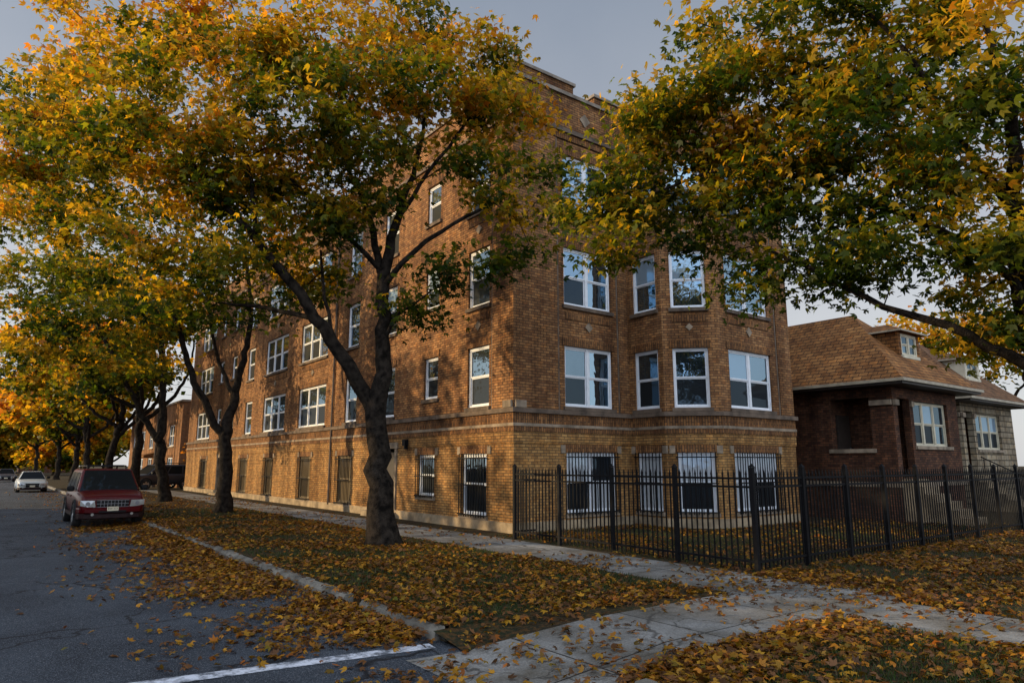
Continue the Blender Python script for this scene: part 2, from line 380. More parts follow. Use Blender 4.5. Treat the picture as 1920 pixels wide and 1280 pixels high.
MB().fbox(FA, 0.002, 1.55, -.02, .036, 3.245, 11.41).build('corner_pilaster', M['brick'], ap)
MB().fbox(FA, 4.02, 4.40, -.02, .036, 3.245, 11.41).build('corner_pilaster', M['brick'], ap)
MB().fbox(F4, 3.0, 3.70, -.02, .036, 3.245, 11.41).build('corner_pilaster', M['brick'], ap)
for fc, u in ((LF, LF.W-.99), (FA, 1.59), (FA, 3.985), (F4, 2.96)):
    MB().fbox(fc, u-.03, u+.03, -.02, .012, 3.245, 11.41).build('pilaster_shadow_line', M['darkstone'], ap)  # dark strips drawn in as the recess shadows beside the pilasters
def diamond(fc, u, z, r=.15):
    d0, d1 = -.02, .03; q = [(u-r, z), (u, z-r), (u+r, z), (u, z+r)]
    m = MB(); m.add([fc.p(a, d1, b) for a, b in q]+[fc.p(a, d0, b) for a, b in q], [(0, 1, 2, 3)]+[(i, i+4, (i+1) % 4+4, (i+1) % 4) for i in range(4)])
    m.build('stone_diamond', M['limestone'], ap)
for z in (5.72, 8.65):
    diamond(FA, 2.78, z); diamond(F4, 1.55, z); diamond(F3, .79, z, .11)
    for y in (16.15, 21.85, 29.1, 34.1): diamond(LF, BY1-y, z)
diamond(FA, 2.78, 12.3, .22); diamond(F4, 1.5, 12.3, .2)
for fc, a, b, n in front:
    if fc is F2: continue
    for s in SILL[:2]:
        MB().fbox(fc, a+.03, b-.03, -.02, .02, s+2.52, s+2.72).build('spandrel_panel', M['soldier'], ap)
for y0, y1, n, dz in left_cols:
    if n == 3 or dz == 0:
        for s in SILL[:2]: MB().fbox(LF, BY1-y1, BY1-y0, -.02, .02, s+2.52, s+2.72).build('spandrel_panel', M['soldier'], ap)
for fc, u0, u1 in ((LF, LF.W-.36, LF.W-.0), (FA, .002, .36)): MB().fbox(fc, u0, u1, -.02, .105, 3.25, 3.44).build('corner_stone', M['limestone'], ap)
for y0, y1, z0, z1 in doors:
    u0, u1 = BY1-y1, BY1-y0
    d = MB().fbox(LF, u0+.12, u1-.12, -.16, -.10, z0, z1-.12); d.fbox(LF, u0+.3, u1-.3, -.1, -.085, z0+.25, z0+.9); d.fbox(LF, u0+.3, u1-.3, -.1, -.085, z0+1.05, z1-.35)
    do = d.build('door', M['darkdoor'], ap)
    f = MB().fbox(LF, u0+.002, u0+.12, -.16, .05, z0, z1); f.fbox(LF, u1-.12, u1-.002, -.16, .05, z0, z1); f.fbox(LF, u0-.1, u1+.1, -.1, .07, z1, z1+.2)
    f.build('door_surround', M['limestone'], do)
    MB().tube([LF.p(u0+.25, -.06, z0+1.0), LF.p(u0+.25, -.03, z0+1.0)], [.03, .035], 8).build('door_handle', M['chrome'], do)
    MB().fbox(LF, u0-.1, u1+.1, .0, .45, .01, max(.12, z0-.01)).build('door_step', M['plinth'], ap)
wl = MB().fbox(LF, BY1-20.35, BY1-20.15, .0, .16, 2.36, 2.56); wl.fbox(LF, BY1-20.29, BY1-20.21, .02, .12, 2.24, 2.36); wl.build('wall_lamp', M['black'], ap)
MB().tube([(BX-.06, 26.6, .2), (BX-.06, 26.6, 11.3)], [.045, .045], 8).build('downpipe', M['darkstone'], ap)

# ------------------------------------------------------------------ ground, roads, pavements
def st(o): o['kind'] = 'structure'; return o
st(MB().quad((-900, -900, -.16), (900, -900, -.16), (900, 900, -.16), (-900, 900, -.16)).build('ground', M['lawn']))
st(MB().quad((-5.6, -80, -.132), (4.12, -80, -.132), (4.12, 420, -.132), (-5.6, 420, -.132)).build('road', M['asphalt']))
st(MB().quad((-250, -10, -.128), (250, -10, -.128), (250, -.4, -.128), (-250, -.4, -.128)).build('cross_road', M['asphalt']))
lw = MB(); lw.box(4.2, 300, 6.8, 420, -.15, 0); lw.box(5.6, 300, 4.5, 6.8, -.15, 0); lw.box(4.5, 300, -.2, 3.9, -.15, 0); lw.box(5.6, 300, 3.9, 4.5, -.15, -.0005)
lw.add([(4.05, 6.1, -.127), (5.6, 6.1, -.001), (5.6, 6.8, -.001), (4.05, 6.8, -.03)], [(0, 1, 2, 3)]); lw.add([(4.05, 4.5, -.127), (5.6, 4.5, -.001), (5.6, 3.9, -.001), (4.3, 3.9, -.03)], [(0, 3, 2, 1)])
st(lw.build('lawn', M['lawn']))
st(MB().box(-300, -5.8, .6, 420, -.15, 0).build('opposite_lawn', M['lawn']))
sw = MB(); z = .006
sw.box(8.42, 10.05, 6.1, 54, -.1, z)
st(sw.build('pavement', M['concrete']))
st(MB().box(5.6, 10.3, 4.5, 6.1, -.1, z+.002).build('front_pavement', M['concrete']))
st(MB().add([(7.95, 4.5, z), (9.55, 4.5, z), (9.75, -.2, z), (8.35, -.2, z)], [(0, 3, 2, 1)]).build('side_path', M['concrete']))
st(MB().add([(3.45, 4.35, -.128), (5.6, 4.5, z+.002), (5.6, 6.1, z+.002), (3.45, 6.3, -.128), (4.05, 4.42, -.122), (4.05, 6.22, -.122)], [(0, 4, 5, 3), (4, 1, 2, 5)]).build('kerb_ramp', M['concrete']))
def kerb(x, ya, yb, seed):
    mb = MB(); n = max(2, int((yb-ya)/.2)); rings = []
    for i in range(n+1):
        y = ya+(yb-ya)*i/n; w = noise.noise((x+seed, y*.9, 0)); k = noise.noise((x, y*3, seed))
        brk = max(0, noise.noise((seed, y*.6, 5.))-.05)*.2
        z1 = .0+.024*k-brk; x0 = x+.04*w
        rings.append([(x0, y, -.16), (x0+.02, y, z1-.05), (x0+.06, y, z1), (x+.19, y, max(z1, -.004)), (x+.19, y, -.16)])
    o = len(mb.v)
    for r in rings: mb.v += r
    for i in range(n):
        for k in range(4): mb.f.append((o+i*5+k+5, o+i*5+k, o+i*5+k+1, o+i*5+k+6))
    mb.f.append(tuple(range(o, o+5))); mb.f.append(tuple(range(o+n*5, o+n*5+5))[::-1])
    return mb
st(kerb(4.03, 9.2, 120, 1).build('kerb', M['kerbstone'])); st(kerb(4.06, 6.8, 8.75, 3).build('kerb', M['kerbstone'])); st(kerb(4.38, -.2, 4.2, 6).build('kerb', M['kerbstone']))
st(kerb(-5.9, .6, 120, 9).build('kerb', M['kerbstone']))
st(MB().quad((-5.2, 7.86, -.127), (3.92, 6.52, -.127), (3.95, 6.72, -.127), (-5.2, 8.08, -.127)).build('crosswalk_line', M['marking']))

# ------------------------------------------------------------------ iron fence
fe = empty('iron_fence', (10.2, 6.87, 0))
tag(fe, 'black iron picket fence around the corner lawn of the apartment building', 'fence')
fpts = [(10.2, 13.43-1.64*i) for i in range(5)]+[(10.2+1.52*i, 6.87) for i in range(1, 13)]
for i, (x, y) in enumerate(fpts):
    p = MB().box(x-.036, x+.036, y-.036, y+.036, 0, 1.70); p.add([(x-.046, y-.046, 1.702), (x+.046, y-.046, 1.702), (x+.046, y+.046, 1.702), (x-.046, y+.046, 1.702), (x, y, 1.77)], [(0, 1, 4), (1, 2, 4), (2, 3, 4), (3, 0, 4), (3, 2, 1, 0)])
    p.build('post', M['iron'], fe)
segs = [(fpts[i], fpts[i+1]) for i in range(len(fpts)-1)]+[(fpts[0], (10.88, 13.43))]
for a, b in segs:
    fc = Face(a, b); pk = MB(); n = max(2, round(fc.W/.118))
    for k in range(1, n):
        u = fc.W*k/n
        pk.fbox(fc, u-.0105, u+.0105, -.0105, .0105, .06, 1.58)
        pk.add([fc.p(u-.018, -.01, 1.58), fc.p(u+.018, -.01, 1.58), fc.p(u+.018, .01, 1.58), fc.p(u-.018, .01, 1.58), fc.p(u, 0, 1.68)], [(0, 1, 4), (1, 2, 4), (2, 3, 4), (3, 0, 4)])
    pk.build('picket_panel', M['iron'], fe)
    for zr in (.16, 1.36, 1.5): MB().fbox(fc, .037, fc.W-.037, -.0185, .0185, zr, zr+.036).build('rail', M['iron'], fe)

# ------------------------------------------------------------------ bungalows
def hip_roof(name, x0, x1, y0, y1, ze, zr, mat, parent, ridge_in):
    cx = (x0+x1)/2; m = MB(); r0, r1 = y0+ridge_in, y1-ridge_in
    v = [(x0, y0, ze), (x1, y0, ze), (x1, y1, ze), (x0, y1, ze), (cx, r0, zr), (cx, r1, zr)]
    m.add(v, [(0, 1, 4), (1, 2, 5, 4), (2, 3, 5), (3, 0, 4, 5)])
    return m.build(name, M[mat], parent)
def bungalow(x0, x1, y0, y1, brick, roofm, label, ze=4.35, zr=7.2, ox=.65):
    h = empty('bungalow', (x0, y0, 0)); tag(h, label, 'house')
    ff = Face((x0, y0), (x1, y0)); fl = Face((x0, y1), (x0, y0)); fr = Face((x1, y0), (x1, y1)); fb = Face((x1, y1), (x0, y1))
    tri = (1.4, 4.05, 2.35, 3.8); dr = (.30, 1.16, 1.35, 3.85)
    so = (fl.W-2.05, fl.W-.72, 2.25, 3.9)
    wl_ = MB(); wall(wl_, ff, 0, ze-.15, [tri, dr], .22); wall(wl_, fl, 0, ze-.15, [so], .22); wall(wl_, fr, 0, ze-.15, []); wall(wl_, fb, 0, ze-.15, [])
    wl_.build('wall', M[brick], h)
    window(ff, *tri, 3, h, sill='limestone', lintel=None, frame='cream', back=.16, pale_sky=.3)
    pr = MB(); pr.box(x0+.23, x0+1.4, y0+2.1, y0+2.2, 1.2, ze-.2); pr.box(x0+1.4, x0+1.5, y0+.23, y0+2.2, 1.2, ze-.2); pr.build('porch_wall', M['brick_dark'], h)
    MB().box(x0+.23, x0+1.4, y0+.23, y0+2.1, 1.2, 1.33).build('porch_floor', M['plinth'], h)
    d = MB().box(x0+.4, x0+1.2, y0+2.03, y0+2.1, 1.34, 3.4).build('door', M['darkdoor'], h)
    MB().box(x0+1.08, x0+1.13, y0+1.98, y0+2.03, 2.2, 2.32).build('door_handle', M['chrome'], d)
    MB().fbox(fl, so[0]-.1, so[1]+.1, -.1, .08, so[2]-.13, so[2]-.003).build('opening_sill', M['limestone'], h)
    MB().fbox(fl, fl.W-.70, fl.W-.02, -.1, .09, 3.62, 3.78).build('pier_cap', M['limestone'], h)
    MB().fbox(ff, .0, .27, -.1, .09, 3.6, 3.78).build('pier_cap', M['limestone'], h)
    MB().fbox(ff, 1.18, 1.37, -.1, .07, 3.6, 3.78).build('pier_cap', M['limestone'], h)
    band([(x0, y1), (x0, y0), (x1, y0), (x1, y1)], -.02, .06, 1.05, 1.2).build('water_table', M['limestone'], h)
    for k in range(6): MB().box(x0+.1, x0+1.25, y0-.3*(6-k)-.02, y0-.3*(5-k)-.022, 0, 1.3*(k+1)/6.).build('step', M['plinth'], h)
    X0, X1, Y0, Y1 = x0-ox, x1+ox, y0-ox, y1+ox
    MB().box(X0+.03, X1-.03, Y0+.03, Y1-.03, ze-.15, ze-.05).build('soffit', M['darkdoor'], h)
    band([(X0, Y1), (X0, Y0), (X1, Y0), (X1, Y1)], -.02, .05, ze-.075, ze+.02).build('gutter', M['gutter'], h)
    hip_roof('roof', X0, X1, Y0, Y1, ze+.0, zr, roofm, h, (X1-X0)/2*.92)
    cx = (x0+x1)/2+.1; k = (zr-ze)/((X1-X0)/2*.92); yd = Y0+1.05; zb = ze+k*1.0; dw = .78; zt = zb+.92
    dm = MB(); dyb = Y0+(zt+.3-ze)/k
    dff = Face((cx-dw, yd), (cx+dw, yd))
    wall(dm, dff, zb-.3, zt, [(.2, 2*dw-.2, zb+.1, zt-.08)], .1)
    dm.quad((cx-dw, dyb, zb-.3), (cx-dw, yd, zb-.3), (cx-dw, yd, zt), (cx-dw, dyb, zt)); dm.quad((cx+dw, yd, zb-.3), (cx+dw, dyb, zb-.3), (cx+dw, dyb, zt), (cx+dw, yd, zt))
    dmo = dm.build('dormer', M['cream' if brick == 'stoneblock' else roofm], h)
    dr_ = MB(); e = .2
    v = [(cx-dw-e, yd-e, zt), (cx+dw+e, yd-e, zt), (cx+dw+e, dyb+.8, zt), (cx-dw-e, dyb+.8, zt), (cx, yd+.65, zt+.4), (cx, dyb+1.2, zt+.4)]
    dr_.add(v, [(0, 1, 4), (1, 2, 5, 4), (3, 0, 4, 5), (0, 3, 2, 1)]); dr_.build('dormer_roof', M[roofm], dmo)
    band([(cx-dw-e, dyb), (cx-dw-e, yd-e), (cx+dw+e, yd-e), (cx+dw+e, dyb)], -.02, .03, zt-.04, zt+.015).build('dormer_gutter', M['gutter'], dmo)
    wn = window(dff, .2, 2*dw-.2, zb+.1, zt-.08, 2, h, lintel=None, sill='cream', frame='cream', back=.06, pale_sky=.0, screen=False)
    wn.name = 'dormer_window'
    return h
b1 = bungalow(22.6, 27.5, 10.0, 24.0, 'brick_dark', 'shingle', 'dark brick bungalow with brown hipped roof directly right of the apartment building')
b2 = bungalow(30.6, 36.2, 11.0, 25.0, 'stoneblock', 'shingle_dk', 'pale stone block bungalow at the right edge beyond the dark brick bungalow', zr=7.3)
rl = MB()
for i in range(9):
    x = 32.0; y = 9.1+.22*i; rl.box(x-.012, x+.012, y-.012, y+.012, .2+.12*i, 1.0+.12*i)
rl.tube([(32.0, 9.05, 1.0), (32.0, 10.95, 2.05)], [.025, .025], 6); rl.build('stair_rail', M['iron'], b2)

fbk = empty('brick_building', (11.6, 58, 0)); tag(fbk, 'low orange brick building far down the street beyond the alley', 'building')
fl2 = Face((11.6, 82), (11.6, 58)); ff2 = Face((11.6, 58), (24, 58)); ow = [(2+4.4*i, 4.0+4.4*i, 3.2, 4.9) for i in range(5)]; ow2 = [(2+4.4*i, 4.0+4.4*i, .8, 2.3) for i in range(5)]
fm = MB(); wall(fm, fl2, 0, 6.6, ow+ow2); wall(fm, ff2, 0, 6.6, []); fm.quad((11.6, 82, 6.3), (11.6, 58, 6.3), (24, 58, 6.3), (24, 82, 6.3)); fm.build('wall', M['brick_far'], fbk)
for o_ in ow+ow2: window(fl2, *o_, 2, fbk, sill='limestone')
band([(11.6, 82), (11.6, 58), (24, 58)], -.25, .08, 6.6, 6.75).build('coping', M['limestone'], fbk)
MB().add([fl2.p(15.3, .02, 2.9), fl2.p(18.0, .02, 2.9), fl2.p(18.0, 1.5, 2.5), fl2.p(15.3, 1.5, 2.5), fl2.p(15.3, .02, 2.3), fl2.p(18, .02, 2.3), fl2.p(18, 1.5, 2.3), fl2.p(15.3, 1.5, 2.3)], [(0, 3, 2, 1), (3, 7, 6, 2), (4, 5, 6, 7), (0, 4, 7, 3), (1, 2, 6, 5)]).build('entrance_canopy', M['shingle'], fbk)
def plain_house(f, depth, label, brick, group=None, he=6.0, hr=8.6):
    x0, y0 = f.a; W = f.W
    h = empty('brick_house', (x0, y0, 0)); tag(h, label, 'house', group)
    os_ = [(1.2, 3.0, 1.4, 3.0), (W-3.0, W-1.2, 1.4, 3.0), (1.2, 3.0, he-2.0, he-.7), (W-3.0, W-1.2, he-2.0, he-.7)]
    P4 = [f.p(0, 0, 0), f.p(W, 0, 0), f.p(W, -depth, 0), f.p(0, -depth, 0)]
    m = MB(); wall(m, f, 0, he, os_)
    for i in (1, 2, 3): wall(m, Face(P4[i][:2], P4[(i+1) % 4][:2]), 0, he, [])
    m.build('wall', M[brick], h)
    for o_ in os_: window(f, *o_, 2, h, sill='limestone')
    xs = [p[0] for p in P4]; ys = [p[1] for p in P4]
    hip_roof('roof', min(xs)-.5, max(xs)+.5, min(ys)-.5, max(ys)+.5, he, hr, 'shingle', h, 3.8)
plain_house(Face((-7.5, 172), (2.5, 172)), 9, 'orange brick house closing the far end of the street, left one', 'brick_far')
plain_house(Face((5, 176), (15, 176)), 9, 'dark brick house closing the far end of the street, right one', 'brick_dark')
for i, y in enumerate((4, 15, 26, 37)):
    plain_house(Face((-13, y), (-13, y+9.6)), 10, 'brick house across the street from the apartment building, %s from the junction' % ['first', 'second', 'third', 'fourth'][i], ['brick_dark', 'brick_far'][i % 2], 'houses across the street', 5.2, 7.0)

up_ = empty('utility_pole', (10.4, 60.5, 0)); tag(up_, 'wooden utility pole beside the alley past the apartment building', 'pole')
MB().tube([(10.4, 60.5, 0), (10.4, 60.5, 9.5)], [.15, .10], 10).build('pole', M['wood'], up_); MB().box(9.3, 11.5, 60.44, 60.56, 8.9, 9.02).build('crossarm', M['wood'], up_)
for i, zz in enumerate((8.2, 7.6)):
    pts = [(10.4+16*t, 60.5-7*t, zz-1.6*t*(1-t)*2) for t in np.linspace(0, 1, 12)]
    MB().tube(pts, [.016]*12, 4).build('wire', M['black'], up_)

# ------------------------------------------------------------------ cars
def lathe(mb, prof, cx, cz, n=24, a0=0, a1=2*pi, close=True):
    o = len(mb.v); m = len(prof); full = abs(a1-a0-2*pi) < 1e-6; k = n if full else n+1
    for i in range(k):
        a = a0+(a1-a0)*i/n
        mb.v += [(cx+r*cos(a), y, cz+r*sin(a)) for r, y in prof]
    for i in range(n):
        i2 = (i+1) % k
        for j in range(m-1 if not close else m):
            j2 = (j+1) % m; mb.f.append((o+i*m+j, o+i2*m+j, o+i2*m+j2, o+i*m+j2))
    return mb
def text_mesh(txt, size):
    cu = bpy.data.curves.new('t', 'FONT'); cu.body = txt; cu.size = size; cu.align_x = 'CENTER'; cu.align_y = 'CENTER'
    o = bpy.data.objects.new('t', cu); C.objects.link(o); bpy.context.view_layer.update()
    me = bpy.data.meshes.new_from_object(o.evaluated_get(bpy.context.evaluated_depsgraph_get())); bpy.data.objects.remove(o)
    return me
def car(name, label, cat, loc, rz, st_, cab, wheels, wr, pt, suv=True, group=None, plate=None, valance='greypl'):
    c = empty(name, loc, rz); tag(c, label, cat, group)
    def loft(rings):
        b = MB(); n = len(rings[0])
        for r in rings: b.v += r
        for i in range(len(rings)-1):
            for k in range(n): b.f.append((i*n+k, i*n+(k+1) % n, (i+1)*n+(k+1) % n, (i+1)*n+k))
        b.f.append(tuple(range(n))[::-1]); b.f.append(tuple(range((len(rings)-1)*n, len(rings)*n)))
        return b
    def mir(half): return half+[(x, -y, z) for x, y, z in half[::-1]]
    def ring(x, zb, zt, hw):
        h = zt-zb
        return mir([(x, hw*.80, zb), (x, hw*.95, zb+.05*h), (x, hw*.995, zb+.30*h), (x, hw, zb+.60*h), (x, hw*.975, zb+.84*h), (x, hw*.93, zb+.965*h), (x, hw*.78, zt), (x, hw*.3, zt+.012)])
    body = loft([ring(*s_) for s_ in st_]).build('body', pt, c, smooth=True, local=True)
    md = body.modifiers.new('s', 'SUBSURF'); md.levels = 2; md.render_levels = 2
    zb, zt, hb, ht, xr, xf, xrt, xft = cab
    A = [Vector((xr, hb, zb)), Vector((xf, hb, zb)), Vector((xft, ht, zt)), Vector((xrt, ht, zt))]; B = [Vector((p.x, -p.y, p.z)) for p in A]
    g = MB(); g.add(A+B, [(3, 2, 1, 0), (4, 5, 6, 7), (0, 4, 7, 3), (1, 2, 6, 5), (3, 7, 6, 2), (0, 1, 5, 4)])
    cb = g.build('cabin', pt, c, smooth=True, local=True); bv = cb.modifiers.new('b', 'BEVEL'); bv.width = .09; bv.segments = 4
    cb.modifiers.new('w', 'WEIGHTED_NORMAL')
    def patch(q, a0, a1, b0, b1, off, nm, mat, par, sk=0):
        P = lambda a, bb: (q[0].lerp(q[1], a)).lerp(q[3].lerp(q[2], a), bb)
        nn = (q[1]-q[0]).cross(q[3]-q[0]).normalized(); ctr = sum(q, Vector())/4
        if nn.dot(ctr-Vector(((xr+xf)/2, 0, zb))) < 0: nn = -nn
        pp = [P(a0, b0)+nn*off, P(a1, b0)+nn*off, P(a1-sk, b1)+nn*off, P(a0+sk, b1)+nn*off]; back = [p-nn*off*1.6 for p in pp]
        m = MB().add(pp+back, [(0, 1, 2, 3), (0, 4, 5, 1), (1, 5, 6, 2), (2, 6, 7, 3), (3, 7, 4, 0)])
        return m.build(nm, M[mat], par, local=True)
    for q in (A, B):
        for a0, a1 in ((.05, .27), (.31, .60), (.63, .92)) if suv else ((.08, .48), (.51, .92)):
            patch(q, a0, a1, .10, .84, .012, 'side_window', 'carglass', c)
    patch([A[1], B[1], B[2], A[2]], .04, .96, .02, .92, .014, 'windscreen', 'carglass', c, .015)
    patch([B[0], A[0], A[3], B[3]], .1, .9, .12, .85, .012, 'rear_window', 'carglass', c)
    xF = st_[-1][0]; hwF = st_[-1][3]; zF0, zF1 = st_[-1][1], st_[-1][2]; hm = st_[len(st_)//2][3]
    gz0, gz1 = zF1-.25, zF1-.05
    def prism(pts, x0, x1):
        m = MB(); n = len(pts); xs = lambda y: -(max(0, abs(y)-hwF*.45))**2*.22
        m.add([(x1+xs(y), y, z) for y, z in pts]+[(x0+xs(y), y, z) for y, z in pts], [tuple(range(n)), tuple(range(n, 2*n))[::-1]]+[(i, i+n, (i+1) % n+n, (i+1) % n) for i in range(n)])
        return m
    for y in (1, -1):
        a, b_ = y*(hwF*.56), y*(hwF+.04); mdl = (a+b_)/2
        hd = prism([(a, gz0+.0), (mdl, gz0+.01), (b_, gz0+.05), (b_+y*.0, gz1+.0), (mdl, gz1+.0), (a+y*.03, gz1-.01)], xF-.25, xF+.03).build('headlight', M['lamp'], c, local=True)
        MB().tube([(xF-.05, mdl, (gz0+gz1)/2), (xF+.032, mdl, (gz0+gz1)/2)], [.07, .06], 14).build('lamp_bowl', M['chrome'], hd, local=True)
        prism([(b_, gz0+.06), (b_+y*.03, gz0+.07), (b_+y*.03, gz1-.02), (b_, gz1-.01)], xF-.2, xF+.0).build('indicator', M['amber'], c, local=True)
        mi = MB().box(xf-.36, xf-.22, min(y*(hb+.05), y*(hb+.25)), max(y*(hb+.05), y*(hb+.25)), zb+.02, zb+.19).build('mirror', M['black'], c, local=True)
        bb = mi.modifiers.new('b', 'BEVEL'); bb.width = .05; bb.segments = 3
        for xd in ((xf-1.15), (xf-2.1)): MB().box(xd-.1, xd+.08, min(y*(hm-.03), y*(hm+.02)), max(y*(hm-.03), y*(hm+.02)), zb-.16, zb-.12).build('door_handle', pt, c, local=True)
        MB().box(-1.0, .98, min(y*(hm-.10), y*(hm+.02)), max(y*(hm-.10), y*(hm+.02)), st_[3][1]-.03, st_[3][1]+.06).build('side_sill', M[valance], c, local=True)
    gb = hwF*.54
    gr = prism([(-gb*.94, gz0), (gb*.94, gz0), (gb, gz1), (-gb, gz1)], xF-.1, xF+.012).build('grille', M['black'], c, local=True)
    bars = MB(); nb = 9 if suv else 5
    if suv:
        for k in range(1, nb): y = -gb*.94+2*gb*.94*k/nb; bars.box(xF-.02, xF+.022, y-.006, y+.006, gz0+.012, gz1-.012)
    for z_, hgt in ((gz0-.004, .012), ((gz0+gz1)/2-.01, .014), (gz1-.01, .012)): bars.box(xF-.02, xF+.026, -gb*.97, gb*.97, z_, z_+hgt)
    bars.build('grille_bars', M['chrome'], gr, local=True)
    def bar(z0, z1, out, nm, mat, par):
        ys = [-1.07, -1.0, -.85, -.5, 0, .5, .85, 1.0, 1.07]; dx = [-.55, -.2, -.06, .0, .015, .0, -.06, -.2, -.55]; m = MB(); n = len(ys); h = z1-z0
        rows = [(z0, -.05), (z0+.18*h, 0), (z0+.8*h, 0), (z1, -.06)]
        for z_, o_ in rows: m.v += [(xF+out+dx[i]+o_, ys[i]*(hwF+.04), z_) for i in range(n)]
        for r in range(3):
            for k in range(n-1): m.f.append((r*n+k, r*n+k+1, (r+1)*n+k+1, (r+1)*n+k))
        m.f.append(tuple(range(3*n, 4*n))); m.f.append(tuple(range(n))[::-1])
        return m.build(nm, mat, par, smooth=False, local=True)
    bz0, bz1 = zF0-.02, gz0-.02
    bp = bar(bz0, bz1, .075, 'bumper', pt, c)
    vl = bar(bz0-.17, bz0+.01, .05, 'valance', M[valance], c)
    for y in (.52, -.52):
        MB().tube([(xF+.0, y, bz0-.03), (xF+.055, y, bz0-.03)], [.04, .04], 14).build('fog_lamp', M['lamp'], vl, local=True)
    MB().box(xF, xF+.098, -.36, .36, bz0+.02, bz0+.075).build('air_intake', M['black'], bp, local=True)
    zc = (bz0+bz1)/2+.06
    pl_ = MB().box(xF+.06, xF+.102, -.15, .15, zc-.07, zc+.05).build('licence_plate', M['cream'], c, local=True)
    if plate:
        me = text_mesh(plate, .078); me.transform(Matrix.Translation((xF+.106, 0, zc-.01)) @ Matrix.Rotation(pi/2, 4, 'Z') @ Matrix.Rotation(pi/2, 4, 'X'))
        po = bpy.data.objects.new('plate_lettering', me); me.materials.append(M['black']); C.objects.link(po); po.parent = pl_
    for x in wheels:
        for y in (1, -1):
            yo = y*(hm-.10)
            w = MB(); tp = [(wr*.6, yo-.11), (wr*.9, yo-.12), (wr, yo-.085), (wr, yo+.085), (wr*.9, yo+.12), (wr*.6, yo+.11)]
            lathe(w, tp, x, wr, 28); ty = w.build('wheel', M['tyre'], c, smooth=True, local=True)
            r = MB(); ys = yo+y*.085; lathe(r, [(wr*.66, ys+y*.02), (wr*.66, ys-y*.1), (wr*.56, ys-y*.1), (wr*.58, ys+y*.015)], x, wr, 24)
            for k in range(5):
                a = 2*pi*k/5+.3; d = Vector((cos(a), 0, sin(a))); e = Vector((-sin(a), 0, cos(a))); ctr = Vector((x, ys, wr))
                q = [ctr+e*.06, ctr-e*.06, ctr+d*wr*.6-e*.045, ctr+d*wr*.6+e*.045]; r.add(q+[p-Vector((0, y*.05, 0)) for p in q], [(0, 1, 2, 3), (0, 4, 5, 1), (1, 5, 6, 2), (2, 6, 7, 3), (3, 7, 4, 0)])
            r.tube([(x, ys-y*.06, wr), (x, ys+y*.02, wr)], [.07, .05], 12)
            r.build('rim', M['rim'], ty, local=True)
            fl_ = MB(); lathe(fl_, [(wr*1.05, y*(hm-.20)), (wr*1.05, y*(hm+.022)), (wr*1.17, y*(hm+.022)), (wr*1.24, y*(hm-.03)), (wr*1.24, y*(hm-.20))], x, wr+.02, 20, -.2, pi+.2)
            fl_.build('wheel_arch', pt if not suv else M['black'], c, local=True)
    if suv:
        for y in (.55, -.55):
            MB().tube([(xrt+.25, y, zt-.01), (xrt+.32, y, zt+.09), (xft-.35, y, zt+.09), (xft-.25, y, zt-.01)], [.028]*4, 6).build('roof_rail', M['black'], c, local=True)
        for xx in (xrt+.6, xft-.65): MB().box(xx-.03, xx+.03, -.55, .55, zt+.07, zt+.125).build('roof_crossbar', M['black'], c, local=True)
    return c
suv_st = [(-2.42, .54, .92, .74), (-2.34, .42, 1.04, .87), (-2.0, .37, 1.09, .92), (-1.2, .36, 1.10, .935), (.3, .36, 1.10, .935), (1.0, .36, 1.10, .93), (1.5, .37, 1.08, .92), (1.95, .39, 1.03, .89), (2.2, .41, .97, .86), (2.34, .44, .91, .83), (2.37, .46, .87, .81)]
suv_cab = (1.04, 1.74, .875, .70, -2.34, 1.36, -2.10, .50)
sed_st = [(-2.35, .42, .80, .70), (-2.30, .32, .90, .80), (-1.9, .27, .95, .86), (-1.2, .25, .95, .88), (.3, .25, .93, .88), (1.0, .25, .90, .88), (1.5, .26, .86, .86), (1.95, .29, .80, .83), (2.2, .32, .74, .79), (2.30, .35, .69, .76), (2.33, .37, .66, .74)]
sed_cab = (.88, 1.40, .80, .56, -1.95, 1.15, -1.05, .20)
car('parked_suv', 'dark red sport utility car with roof rack parked at the kerb facing the camera', 'car', (3.12, 26.6, -.13), -pi/2, suv_st, suv_cab, (-1.45, 1.42), .37, M['red'], plate='EW 117', group=None)
car('parked_suv', 'charcoal sport utility car standing in the alley past the far end of the apartment building', 'car', (9.9, 55.6, .0), pi+.35, suv_st, suv_cab, (-1.45, 1.42), .37, M['char'])
car('parked_sedan', 'pale silver sedan farther down the street beyond the dark red car', 'car', (2.5, 60, -.13), -pi/2, sed_st, sed_cab, (-1.35, 1.4), .32, M['silver'], suv=False)
car('parked_sedan', 'small distant dark car at the far left end of the street', 'car', (1.6, 96, -.13), -pi/2, sed_st, sed_cab, (-1.35, 1.4), .32, M['char'], suv=False)

